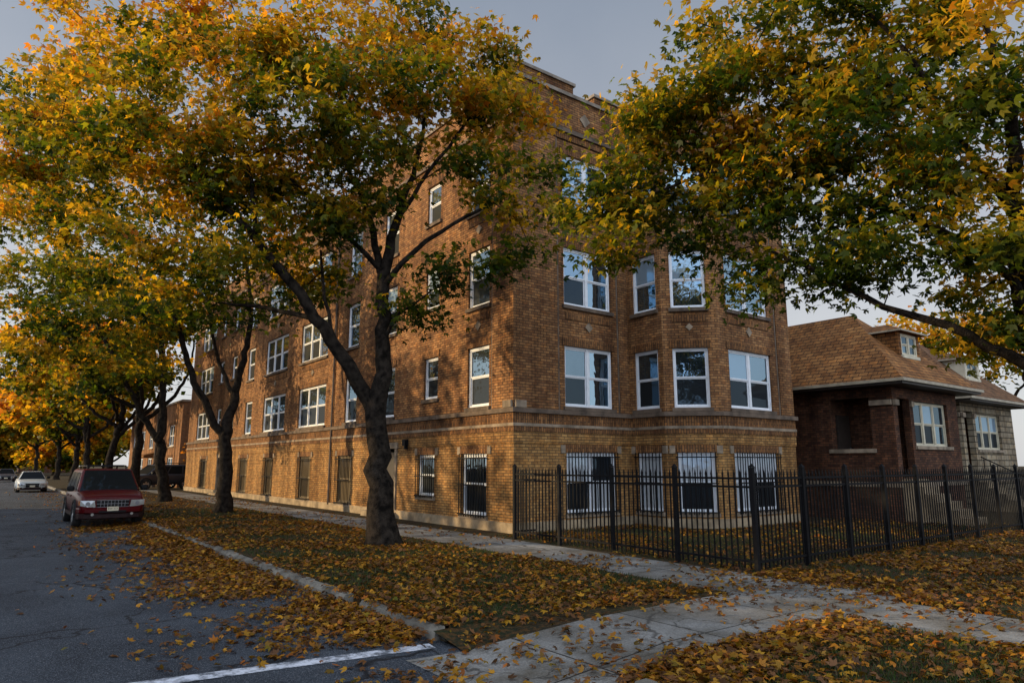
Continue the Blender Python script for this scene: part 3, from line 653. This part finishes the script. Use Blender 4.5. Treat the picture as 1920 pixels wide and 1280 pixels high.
# ------------------------------------------------------------------ trees
LT = np.array([(0, 0, 0), (-.20, .5, .02), (0, 1.05, -.16), (.20, .5, .02), (-.22, .50, 0), (-.66, .66, -.14), (-.40, .10, .03), (.22, .50, 0), (.66, .66, -.14), (.40, .10, .03)], dtype=np.float32)
LFc = [(0, 3, 2, 1), (0, 4, 5, 6), (0, 9, 8, 7)]
LT4 = np.array([(0, 0, 0), (-.5, .5, .04), (0, 1.1, -.14), (.5, .5, .04)], dtype=np.float32); LF4 = [(0, 3, 2, 1)]
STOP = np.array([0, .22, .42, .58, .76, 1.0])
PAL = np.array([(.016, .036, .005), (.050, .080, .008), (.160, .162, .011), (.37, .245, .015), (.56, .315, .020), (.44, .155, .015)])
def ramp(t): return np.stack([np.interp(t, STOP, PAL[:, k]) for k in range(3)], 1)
def leaves(name, ctr, tipdir, size, cols, mat, parent=None, simple=False, up=.8):
    n = len(ctr); nr = rng.normal(size=(n, 3))*.55; nr[:, 2] += up; nr /= np.linalg.norm(nr, axis=1)[:, None]
    t = tipdir-nr*np.sum(tipdir*nr, 1)[:, None]; t /= np.linalg.norm(t, axis=1)[:, None]+1e-6; s = np.cross(t, nr)
    T = LT4 if simple else LT
    V = ctr[:, None, :]+size[:, None, None]*(T[None, :, 0:1]*s[:, None]+T[None, :, 1:2]*t[:, None]+T[None, :, 2:3]*nr[:, None]*rng.uniform(.2, 2.2, n)[:, None, None])
    return raw_mesh(name, V, LF4 if simple else LFc, len(T), 0, cols, mat, parent)
def catmull(pts, step=.3):
    P = [Vector(p) for p, r in pts]; R = [r for p, r in pts]; out = []
    for i in range(len(P)-1):
        p0, p1, p2, p3 = P[max(i-1, 0)], P[i], P[i+1], P[min(i+2, len(P)-1)]; k = max(1, int((p2-p1).length/step))
        for j in range(k):
            t = j/k; out.append((.5*((2*p1)+(p2-p0)*t+(2*p0-5*p1+4*p2-p3)*t*t+(3*p1-p0-3*p2+p3)*t**3), R[i]+(R[i+1]-R[i])*t))
    out.append((P[-1], R[-1])); return out
def tree(label, base, limbs, blobs, per=120, size=.16, tone=(.35, .35), group=None, simple=False, dens=1.6, gold=None, clump=.42, name='maple_tree', flat=.5):
    root = empty(name, base); tag(root, label, 'tree', group)
    pos = []; par = []; spec = []
    for li, lm in enumerate(limbs):
        pts = catmull(lm); prev = -1
        if pos:
            A = np.array(pos); prev = int(np.argmin(np.sum((A-np.array(pts[0][0]))**2, 1)))
            pts = pts[1:]
        for k, (p, r) in enumerate(pts):
            q = np.array(p)
            if pos and r < .3: q = q+rng.normal(size=3)*min(.05, r*.35)
            pos.append(q); par.append(prev); spec.append(r); prev = len(pos)-1
    cl = []
    for bi, (c, r, rz) in enumerate(blobs):
        n = max(2, int(dens*r**2.5)+1)
        for _ in range(n):
            d = rng.normal(size=3); d /= np.linalg.norm(d); rad = rng.uniform(.15, 1)**.5
            cl.append(np.array(c)+d*rad*np.array((r, r, rz)))
    cl = np.array(cl); A0 = np.array(pos)
    d0 = np.array([np.min(np.sum((A0-c)**2, 1)) for c in cl]); order = np.argsort(d0)
    buf = np.zeros((len(pos)+len(cl)*14, 3)); buf[:len(pos)] = A0; cnt = len(pos); trunk_n = 6
    twig_pts = []
    for ci in order:
        c = cl[ci]; dd = np.sum((buf[:cnt]-c)**2, 1)+np.where(buf[:cnt, 2] > c[2]+.3, .8, 0); dd[:trunk_n] += 50
        pi_ = int(np.argmin(dd)); dist = math.sqrt(np.sum((buf[pi_]-c)**2)); k = min(12, max(1, int(dist/.4))); a = buf[pi_].copy(); prev = pi_
        j = rng.normal(size=3)*.10*dist
        for q in range(1, k+1):
            t = q/k; p = a+(c-a)*t+j*math.sin(pi*t)+np.array((0, 0, .12*dist*math.sin(pi*t)))+rng.normal(size=3)*.035
            buf[cnt] = p; par.append(prev); spec.append(0); prev = cnt; cnt += 1
            if q > k*.4: twig_pts.append((p, ci))
    pos = buf[:cnt]; ex = 2.3; acc = np.zeros(cnt); kids = [[] for _ in range(cnt)]; rad = np.zeros(cnt)
    for i in range(cnt-1, -1, -1):
        r = .009 if acc[i] == 0 else acc[i]**(1/ex)
        rad[i] = max(spec[i], min(r, spec[i]*1.1)) if spec[i] > 0 else min(r, .06)
        if par[i] >= 0: acc[par[i]] += rad[i]**ex; kids[par[i]].append(i)
    for i in range(cnt):
        if par[i] >= 0: rad[i] = min(rad[i], rad[par[i]]*.97)
    tb = MB(); stack = [(0, -1)]
    while stack:
        i, p = stack.pop(); ch = ([p] if p >= 0 else [])+[i]
        while kids[ch[-1]]:
            ks = sorted(kids[ch[-1]], key=lambda q: -rad[q]); stack += [(q, ch[-1]) for q in ks[1:]]; ch.append(ks[0])
        if len(ch) < 2: continue
        rr = [rad[q] for q in ch]
        if p >= 0: rr[0] = min(rr[0], rr[1]*1.15)
        mr = max(rr); tb.tube([pos[q] for q in ch], rr, 20 if mr > .15 else 8 if mr > .05 else 4, cap=False, ridge=.11 if mr > .15 else .08)
    tb.build('trunk', M['bark'], root, smooth=True)
    tone_c = rng.normal(size=len(cl))*.18
    zmin, zmax = cl[:, 2].min(), cl[:, 2].max(); ctr = cl.mean(0)
    tot = []; tn = []
    for i, c in enumerate(cl):
        m = int(per*rng.uniform(.45, 1.45)); sg = clump*rng.uniform(.7, 1.25)
        p = c+rng.normal(size=(m, 3))*np.array((sg, sg, sg*flat)); tot.append(p)
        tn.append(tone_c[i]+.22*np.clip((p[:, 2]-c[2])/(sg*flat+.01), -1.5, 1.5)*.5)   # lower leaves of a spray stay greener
    if twig_pts:
        tp = np.array([t[0] for t in twig_pts]); ti = np.array([t[1] for t in twig_pts]); m = per//16
        p = np.repeat(tp, m, 0)+rng.normal(size=(len(tp)*m, 3))*.17; tot.append(p); tn.append(np.repeat(tone_c[ti], m)-.06)
    p = np.concatenate(tot); tn = np.concatenate(tn)
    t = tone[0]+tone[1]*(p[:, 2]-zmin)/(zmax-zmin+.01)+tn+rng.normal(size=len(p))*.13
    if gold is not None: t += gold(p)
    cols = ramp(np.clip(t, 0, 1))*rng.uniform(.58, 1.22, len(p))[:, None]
    out = p-ctr; out[:, 2] = 0; out /= np.linalg.norm(out, axis=1)[:, None]+.01
    td = out*.5+rng.normal(size=p.shape)*.6; td[:, 2] -= .55
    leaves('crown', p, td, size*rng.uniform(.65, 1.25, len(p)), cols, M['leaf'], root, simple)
    return root
G = 'maple trees along the street'
def bl(px, py, D, r, rz=None): return (at(px, py, D), r, rz or r*.8)
b0 = Vector((7.15, 14.25, 0))
T1l = [
 [(b0+Vector((.02, 0, -.1)), .47), (b0+Vector((0, 0, .18)), .355), (b0+Vector((-.03, .03, .6)), .295), (at(712, 880, 15.75), .26), (at(708, 800, 15.75), .25), (at(716, 720, 15.75), .19), (at(718, 620, 15.7), .152), (at(716, 520, 15.6), .138), (at(742, 420, 15.5), .092), (at(772, 330, 15.4), .06), (at(800, 210, 15.5), .035)],
 [(at(706, 780, 15.75), .17), (at(672, 715, 15.55), .16), (at(635, 660, 15.35), .146), (at(590, 595, 15.1), .128), (at(535, 520, 14.8), .104), (at(480, 450, 14.6), .082), (at(400, 360, 14.4), .06), (at(320, 250, 14.4), .04), (at(250, 160, 14.6), .025)],
 [(at(716, 520, 15.6), .10), (at(692, 410, 15.8), .08), (at(660, 330, 16), .058), (at(600, 200, 16), .036), (at(560, 90, 16), .022)],
 [(at(716, 540, 15.6), .075), (at(775, 470, 15.3), .058), (at(850, 420, 15.2), .042), (at(940, 370, 15.3), .028)],
 [(at(590, 595, 15.1), .065), (at(520, 580, 15.6), .05), (at(440, 570, 16), .035)],
 [(at(742, 420, 15.5), .06), (at(820, 300, 15.2), .042), (at(900, 200, 15.4), .028)],
 [(at(718, 640, 15.7), .05), (at(750, 585, 15.3), .038), (at(790, 560, 15.0), .022)],
 [(at(718, 510, 15.6), .07), (at(640, 430, 15.0), .05), (at(540, 330, 14.4), .032)],
 [(at(635, 660, 15.35), .05), (at(610, 560, 15.6), .04), (at(600, 470, 15.8), .03)],
 [(at(480, 450, 14.6), .05), (at(470, 340, 14.2), .038), (at(440, 200, 14.6), .025)],
 [(at(320, 250, 14.4), .04), (at(200, 230, 15.5), .03), (at(90, 230, 17), .02)],
]
T1b = [bl(250, 110, 15, 1.9), bl(430, 50, 16, 2.1), bl(600, 70, 15, 2.1), bl(740, 60, 15.6, 2.0), bl(850, 110, 15.6, 1.5), bl(190, 240, 15, 1.8), bl(370, 230, 14, 2.0), bl(560, 240, 14.5, 2.0), bl(720, 200, 15, 1.8), bl(860, 210, 15.2, 1.4),
       bl(960, 280, 15.4, 1.0), bl(1000, 220, 15.6, .75), bl(920, 150, 15.6, .95), bl(300, 390, 14.5, 1.6), bl(450, 390, 14, 1.5), bl(600, 350, 15, 1.3), bl(700, 290, 14.6, 1.1), bl(800, 280, 15, 1.1), bl(985, 420, 15.2, .85), bl(950, 470, 15.2, .65), bl(1045, 400, 15.3, .5), bl(1010, 340, 15.3, .8), bl(860, 290, 15.4, .9), bl(340, 520, 16, 1.4), bl(450, 580, 17, .9),
       bl(840, 520, 15, .5), bl(770, 590, 15.3, .5), bl(620, 490, 17, .7), bl(110, 160, 17, 1.8), bl(520, 470, 15.6, 1.0), bl(420, 480, 14.6, 1.0), bl(660, 240, 13.6, 1.1), bl(650, 400, 15, .8), bl(640, 150, 14, 1.5), bl(300, 180, 14, 1.6), bl(900, 350, 15.2, .7), bl(50, 170, 17.5, 1.7), bl(40, 280, 18, 1.7), bl(130, 310, 17, 1.6), bl(520, 150, 15, 1.6), bl(820, 180, 14.6, 1.2), bl(230, 330, 15, 1.3),
       bl(640, 420, 15, .8), bl(560, 400, 15, 1.1), bl(700, 350, 15, .7), bl(480, 520, 16, .9), bl(600, 530, 16.5, .7), bl(350, 320, 14.4, 1.4), bl(480, 310, 14.4, 1.4), bl(330, 60, 16, 1.5), bl(180, 60, 16.5, 1.3), bl(720, 130, 14.5, 1.4), bl(935, 220, 15.2, .9), bl(945, 100, 15.6, .6), bl(60, 380, 18, 1.5)]
def gold1(p): return .08*np.clip((8.0-p[:, 0])/6, -1, 1)
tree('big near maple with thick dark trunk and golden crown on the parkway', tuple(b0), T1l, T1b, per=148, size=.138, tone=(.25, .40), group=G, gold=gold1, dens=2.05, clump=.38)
b0 = Vector((7.1, 27.3, 0))
T2l = [[(b0+Vector((0, 0, -.1)), .38), (b0+Vector((0, 0, .4)), .27), (at(424, 900, 26.1), .23), (at(422, 825, 26.1), .215), (at(440, 745, 26.3), .145), (at(458, 660, 26.5), .11), (at(470, 560, 26.6), .075), (at(440, 350, 26.8), .05)],
       [(at(422, 825, 26.1), .15), (at(388, 765, 26), .14), (at(366, 715, 25.8), .12), (at(330, 600, 25.6), .085), (at(280, 450, 26), .05)],
       [(at(440, 745, 26.3), .09), (at(400, 640, 27), .07), (at(390, 500, 27), .05)]]
T2b = [bl(420, 350, 26, 2.1), bl(300, 450, 26, 2.2), bl(240, 560, 25, 1.9), bl(410, 510, 25, 1.7), bl(330, 590, 25, 1.6), bl(470, 510, 27, 1.3), bl(530, 430, 26, 1.5), bl(600, 400, 27, 1.3), bl(300, 300, 28, 2.2), bl(190, 400, 27, 2.2), bl(380, 230, 28, 2.0), bl(250, 650, 25, 1.2), bl(170, 520, 26, 1.9), bl(410, 600, 26, .9), bl(560, 320, 28, 1.6), bl(90, 380, 27, 1.9), bl(540, 540, 27, .7)]
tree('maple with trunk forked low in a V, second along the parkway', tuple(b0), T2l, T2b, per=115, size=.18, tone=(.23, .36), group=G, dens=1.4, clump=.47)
b0 = Vector((6.9, 36.9, 0))
T3l = [[(b0+Vector((0, 0, -.1)), .38), (b0+Vector((0, 0, .4)), .26), (at(303, 880, 33.5), .22), (at(300, 830, 33.5), .21), (at(305, 740, 33.6), .145), (at(300, 640, 33.6), .1), (at(240, 450, 34), .05)],
       [(at(300, 830, 33.5), .15), (at(268, 780, 33.3), .13), (at(240, 720, 33), .11), (at(180, 600, 33), .07), (at(120, 450, 34), .04)]]
T3b = [bl(200, 600, 33, 2.2), bl(130, 500, 33, 2.6), bl(250, 680, 33, 1.6), bl(100, 640, 32, 2.2), bl(60, 400, 34, 2.6), bl(150, 330, 35, 2.6), bl(50, 240, 35, 2.2), bl(180, 700, 32, 1.3), bl(300, 560, 35, 1.9), bl(20, 540, 34, 2.3), bl(330, 690, 34, .9), bl(90, 170, 35, 1.7), bl(20, 680, 33, 1.6), bl(110, 720, 32, 1.0)]
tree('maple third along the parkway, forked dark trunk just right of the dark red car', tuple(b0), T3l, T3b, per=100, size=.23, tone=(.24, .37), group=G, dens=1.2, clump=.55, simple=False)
def auto_tree(label, base, h, cr, lean, per, size, tone, group, seed, nb=13, simple=True, trunk_lean=(0, 0), cz=.64, fork=.26):
    b = Vector(base); rs = np.random.default_rng(seed); tl = Vector((*trunk_lean, 0))
    f = b+tl*.5+Vector((0, 0, h*fork)); c0 = b+Vector((*lean, h*cz))
    limbs = [[(b+Vector((0, 0, -.1)), .40), (b+Vector((0, 0, .4)), .29), (f, .23), (f+Vector((lean[0]*.3, lean[1]*.3, h*(cz-fork)*.5))+tl*.4, .15), (c0, .09), (c0+Vector((0, 0, h*.25)), .04)]]
    a0 = rs.uniform(0, 6)
    for k in range(4):
        a = a0+k*pi/2+rs.uniform(-.4, .4); d = Vector((cos(a), sin(a), 0))
        limbs.append([(f+Vector((0, 0, h*.03*k)), .14), (f+d*cr*.3+Vector((0, 0, h*.13)), .11), (f+d*cr*.55+Vector((lean[0]*.4, lean[1]*.4, h*.27)), .07), (c0+d*cr*.7, .04)])
    blobs = []
    for k in range(nb):
        d = rs.normal(size=3); d /= np.linalg.norm(d); q = rs.uniform(.45, .85)
        blobs.append((c0+Vector((d[0]*cr*q, d[1]*cr*q, d[2]*h*.30*q)), cr*rs.uniform(.28, .42), cr*.28))
    return tree(label, tuple(b), limbs, blobs, per=per, size=size, tone=tone, group=group, simple=simple, dens=1.0, clump=.7)
far = [((7.0, 46.5), 14.5, 5.2, (-1.0, 0), 'fourth parkway maple behind the dark red car, crown reaching over the road', (0, 0)), ((6.6, 57.5), 14, 5.0, (-1.5, 0), 'leaning far parkway maple left of the low orange brick building', (1.2, 0)),
       ((6.7, 69), 13.5, 5.0, (-1.2, 0), 'yellow maple far down the parkway, next before the row ends', (-.4, 0)), ((6.8, 82), 13, 5.5, (-1.5, 0), 'bright golden maple near the distant end of the parkway row', (.3, 0)), ((6.5, 98), 13, 6, (-2, 0), 'last and smallest looking golden maple at the distant end of the street', (0, 0)), ((5.5, 125), 15, 9, (-3, 0), 'wide golden tree closing the view at the end of the street', (0, 0))]
for i, (xy, h, cr, ln, lb, tl) in enumerate(far):
    auto_tree(lb, (*xy, 0), h, cr, ln, 115, .30+.05*i, (.30+.08*i, .3), G, 40+i, trunk_lean=tl, cz=.68)
YG = 'yard trees'
auto_tree('low golden tree behind the distant dark car at the left edge', (1.0, 150, 0), 11, 8, (0, 0), 150, .6, (.52, .2), YG, 71, nb=16, cz=.5, fork=.15)
auto_tree('golden yard tree past the low orange brick building', (11.5, 100, 0), 9, 5, (0, 0), 140, .45, (.52, .2), YG, 72, nb=14, cz=.5, fork=.15)
auto_tree('low yellow tree beside the far end of the road', (8.5, 135, 0), 8, 6, (0, 0), 140, .55, (.54, .2), YG, 73, nb=14, cz=.45, fork=.12)
auto_tree('orange leaved yard tree in front of the low orange brick building', (14.5, 56.2, 0), 5.5, 2.0, (0, 0), 60, .25, (.7, .2), YG, 77, nb=8)
auto_tree('yellow green tree rising behind the pale stone block bungalow', (50, 17.5, 0), 12.5, 5.5, (0, 0), 110, .28, (.30, .3), YG, 79, nb=14)
b0 = Vector((12.7, 3.3, 0))
TRl = [[(b0+Vector((0, 0, -.1)), .46), (b0+Vector((0, 0, .4)), .34), (b0+Vector((0, 0, 2.2)), .28), (b0+Vector((-.05, .05, 3.4)), .24), (b0+Vector((-.1, .2, 5.0)), .15), (at(1900, 250, 9.4), .08), (at(1850, 60, 9.4), .04), (at(1800, -60, 9.4), .03)],
       [(b0+Vector((-.03, .03, 2.9)), .15), (at(1985, 715, 10.2), .11), (at(1890, 665, 10.2), .085), (at(1780, 610, 10.3), .068), (at(1660, 575, 10.5), .05), (at(1520, 505, 10.8), .035), (at(1420, 460, 11.2), .02)],
       [(b0+Vector((-.05, .05, 3.6)), .12), (at(1940, 440, 9.9), .08), (at(1870, 350, 9.8), .065), (at(1780, 245, 9.8), .055), (at(1650, 150, 10), .045), (at(1450, 110, 10.8), .03)],
       [(b0+Vector((-.05, .05, 3.5)), .11), (at(1900, 520, 10), .07), (at(1780, 440, 10.1), .06), (at(1600, 370, 10.5), .05), (at(1400, 310, 11.2), .035), (at(1230, 360, 11.7), .02)],
       [(at(1780, 245, 9.8), .05), (at(1700, 100, 9.5), .035), (at(1600, 0, 9.5), .02)]]
TRb = [bl(1270, 110, 11, .8), bl(1400, 50, 11, 1.3), bl(1390, 180, 11, 1.2), bl(1540, 120, 10.5, 1.4), bl(1690, 60, 10, 1.5), bl(1850, 50, 9, 1.5), bl(1300, 240, 11.5, 1.1), bl(1210, 280, 12, .9), bl(1150, 360, 12, .6), bl(1250, 390, 12, .9), bl(1150, 460, 12, .5), bl(1340, 350, 11.5, 1.0), bl(1440, 290, 11, 1.1), bl(1600, 270, 10, 1.3), bl(1800, 230, 9.5, 1.5), bl(1900, 380, 9, 1.2), bl(1720, 370, 10, 1.1),
       bl(1570, 430, 11, 1.0), bl(1880, 530, 9.5, .9), bl(1740, 480, 10, .8), bl(1610, 540, 10.5, .5), bl(1430, 420, 11.5, .8), bl(1390, 550, 11.5, .4), bl(1490, 220, 10.8, 1.1), bl(1500, 370, 11, 1.0), bl(1290, 480, 12, .55), bl(1860, 630, 10.5, .55), bl(1950, 200, 8.8, 1.3), bl(1660, 450, 9.8, .8), bl(1540, 20, 10, 1.2), bl(1760, 140, 10.4, 1.3), bl(1110, 390, 12, .4), bl(1230, 210, 12, .7), bl(1400, 320, 12, .9), bl(1470, 470, 11.4, .65), bl(1640, 170, 10.4, 1.3), bl(1880, 440, 10, 1.0), bl(1540, 510, 11, .55),
       bl(1240, 330, 11.8, .8), bl(1290, 310, 11.8, .8), bl(1370, 400, 11.6, .7), bl(1200, 400, 12, .5), bl(1420, 350, 11.4, .8), bl(1330, 150, 11.2, .8), bl(1280, 200, 11.4, .8), bl(1810, 570, 10.6, .6), bl(1900, 590, 10, .8), bl(1180, 320, 12, .5), bl(1350, 460, 11.8, .5), bl(1580, 350, 10.6, .9), bl(1690, 260, 10, 1.2), bl(1190, 240, 12, .5), bl(1450, 130, 10.8, 1.1), bl(1600, 490, 11, .6)]
tree('maple with olive and rust leaves reaching in from the right above the iron fence', tuple(b0), TRl, TRb, per=165, size=.115, tone=(.23, .27), dens=2.9, clump=.34)
OG = 'maples across the street'
for i, y in enumerate((21, 32)):
    auto_tree('maple across the street, %s from the junction' % ['first', 'second'][i], (-9.2, y, 0), 12, 4.6, (0, 0), 55, .38, (.3, .4), OG, 90+i, nb=10)

# ------------------------------------------------------------------ fallen leaves and grass
def zf(x, y):
    z = np.where(x < 4.06, -.128, .004); rampz = np.clip(-.125+(x-4.0)/1.6*.133, -.128, .006)
    z = np.where((y > 4.0) & (y < 6.75) & (x > 4.0) & (x < 5.6), rampz+.01, z)
    z = np.where((x > 4.03) & (x < 4.23) & (y > 6.8), .015, z)
    return z
reg = [(4.2, 8.4, 6.3, 15, 8800, 0), (4.2, 8.4, 15, 25, 6500, 0), (4.2, 8.4, 25, 52, 3700, 0), (4.03, 4.22, 6.8, 26, 520, 0), (2.1, 4.0, 6.9, 25, 9500, 1), (-5, 3.0, 6.8, 40, 150, 0), (-2, 4.05, 4.3, 6.9, 80, 0), (2, 4.0, 24, 60, 1000, 1), (3.4, 4.02, 6.7, 26, 4200, 0), (8.4, 10.1, 6.1, 40, 900, 0), (8.4, 10.1, 6.1, 10, 260, 0), (4.1, 10, 4.4, 6.2, 640, 0), (4.5, 8.2, .3, 4.5, 8000, 0), (7.9, 9.8, .3, 4.5, 400, 0), (9.6, 22, .3, 4.5, 8500, 0), (9.9, 22, 4.4, 6.85, 9000, 0), (10.3, 24, 6.9, 11.9, 6000, 0), (10.3, 15.4, 11.9, 14.4, 1400, 0), (4.1, 5.2, 8.3, 9.8, 260, 0), (2.6, 4.6, 4.2, 8.5, 650, 0)]
xs, ys = [], []
for x0, x1, y0, y1, n, mode in reg:
    x = rng.uniform(x0, x1, n*2) if mode == 0 else x1-np.abs(rng.normal(size=n*2))*(x1-x0)*.5; y = rng.uniform(y0, y1, n*2)
    keep = np.array([noise.noise((a*.55, b*.55, 3.))+.45*noise.noise((a*2, b*2, 8.)) for a, b in zip(x, y)])+rng.normal(size=n*2)*.28 > 0.0
    keep &= x > x0-1.2; x, y = x[keep], y[keep]; xs.append(x); ys.append(y)
x = np.concatenate(xs); y = np.concatenate(ys); n = len(x)
p = np.stack([x, y, zf(x, y)+rng.uniform(.008, .045, n)], 1)
pile = (x > 3.6) & (x < 4.04) & (y > 6.8); p[pile, 2] += rng.uniform(0, .08, pile.sum())*np.clip((x[pile]-3.6)/.4, 0, 1)
t = np.clip(rng.normal(.78, .15, n), 0, 1); cols = ramp(t)*rng.uniform(.25, .80, n)[:, None]*np.array((1., .84, 1.)); br = rng.random(n) < .42
cols[br] = np.array((.12, .052, .018))*rng.uniform(.5, 1.4, br.sum())[:, None]
td = rng.normal(size=(n, 3)); td[:, 2] *= .15
fl = leaves('fallen_leaves', p, td, rng.uniform(.042, .092, n), cols, M['fleaf'], None, up=1.6)
tag(fl, 'golden and brown fallen maple leaves scattered over lawns, pavement and road edge', 'leaves', kind='stuff')
greg = [(4.25, 8.38, 6.85, 14, 20000), (4.25, 8.38, 14, 30, 16000), (4.6, 8.1, .3, 3.9, 11000), (9.7, 20, .3, 4.4, 8000), (10.4, 20, 4.4, 6.8, 6000), (10.3, 20, 6.95, 11.9, 15000), (10.3, 15.4, 11.9, 14.4, 4000), (20.3, 24, 6.95, 9.8, 3000)]
P = []
for x0, x1, y0, y1, n in greg: P.append(np.stack([rng.uniform(x0, x1, n), rng.uniform(y0, y1, n), np.zeros(n)], 1))
p = np.concatenate(P); n = len(p); a = rng.uniform(0, 2*pi, n); hgt = rng.uniform(.03, .07, n); w = .006; d = np.stack([np.cos(a), np.sin(a), np.zeros(n)], 1)
tip = p+rng.normal(size=(n, 3))*.025; tip[:, 2] = hgt
V = np.stack([p-d*w, p+d*w, tip], 1); cols = np.array((.026, .046, .009))*rng.uniform(.5, 1.5, n)[:, None]; dry = rng.random(n) < .18; cols[dry] = (.10, .075, .028)
gr = raw_mesh('grass', V, [(0, 1, 2)], 3, 0, cols, M['grass']); tag(gr, 'short dark green grass on the parkway and lawns', 'grass', kind='stuff')

# ------------------------------------------------------------------ light, sky, camera
SH, SE = radians(-56), radians(13)
sd = Vector((sin(SH)*cos(SE), cos(SH)*cos(SE), sin(SE)))
su = bpy.data.lights.new('sun', 'SUN'); su.energy = 5.0; su.angle = radians(.6); su.color = (1, .74, .40)
so = bpy.data.objects.new('sun', su); C.objects.link(so); so.rotation_euler = (-sd).to_track_quat('-Z', 'Y').to_euler()
W = bpy.data.worlds.new('World'); S.world = W; W.use_nodes = True; nt = W.node_tree; bg = nt.nodes['Background']
sk = N(nt, 'ShaderNodeTexSky', sky_type='NISHITA'); sk.sun_disc = False; sk.sun_elevation = SE; sk.sun_rotation = SH % (2*pi); sk.dust_density = 1.5
hs = N(nt, 'ShaderNodeHueSaturation'); hs.inputs['Saturation'].default_value = .7; nt.links.new(sk.outputs[0], hs.inputs['Color'])
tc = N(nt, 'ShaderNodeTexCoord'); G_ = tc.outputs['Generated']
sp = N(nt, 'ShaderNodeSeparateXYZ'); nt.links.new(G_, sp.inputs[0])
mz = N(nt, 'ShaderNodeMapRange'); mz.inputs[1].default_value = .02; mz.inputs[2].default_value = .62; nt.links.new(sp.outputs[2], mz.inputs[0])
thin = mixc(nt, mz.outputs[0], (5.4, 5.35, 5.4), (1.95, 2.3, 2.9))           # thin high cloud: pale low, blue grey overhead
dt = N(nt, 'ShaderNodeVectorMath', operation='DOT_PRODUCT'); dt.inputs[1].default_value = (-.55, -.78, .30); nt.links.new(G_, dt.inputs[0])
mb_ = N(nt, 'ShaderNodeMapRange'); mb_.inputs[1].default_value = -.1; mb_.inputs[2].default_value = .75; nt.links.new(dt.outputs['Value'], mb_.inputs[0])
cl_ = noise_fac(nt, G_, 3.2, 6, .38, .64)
bright = mixc(nt, cl_, (5.4, 8.0, 12.5), (19.5, 19.5, 19.2))                  # bright cloud added behind the camera to lift facades and ground
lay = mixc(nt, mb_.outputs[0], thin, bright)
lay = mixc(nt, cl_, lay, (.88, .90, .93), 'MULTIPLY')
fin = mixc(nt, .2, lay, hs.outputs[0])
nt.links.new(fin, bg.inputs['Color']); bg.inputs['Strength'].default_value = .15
cam = bpy.data.cameras.new('camera'); co = bpy.data.objects.new('camera', cam); C.objects.link(co)
cam.sensor_width = 36; cam.lens = F/1920*36; cam.clip_end = 3000; co.location = (0, 0, CH); co.rotation_euler = (pi/2+PT, 0, -HD)
S.camera = co
S.view_settings.view_transform = 'Standard'; S.view_settings.look = 'None'; S.view_settings.exposure = 0
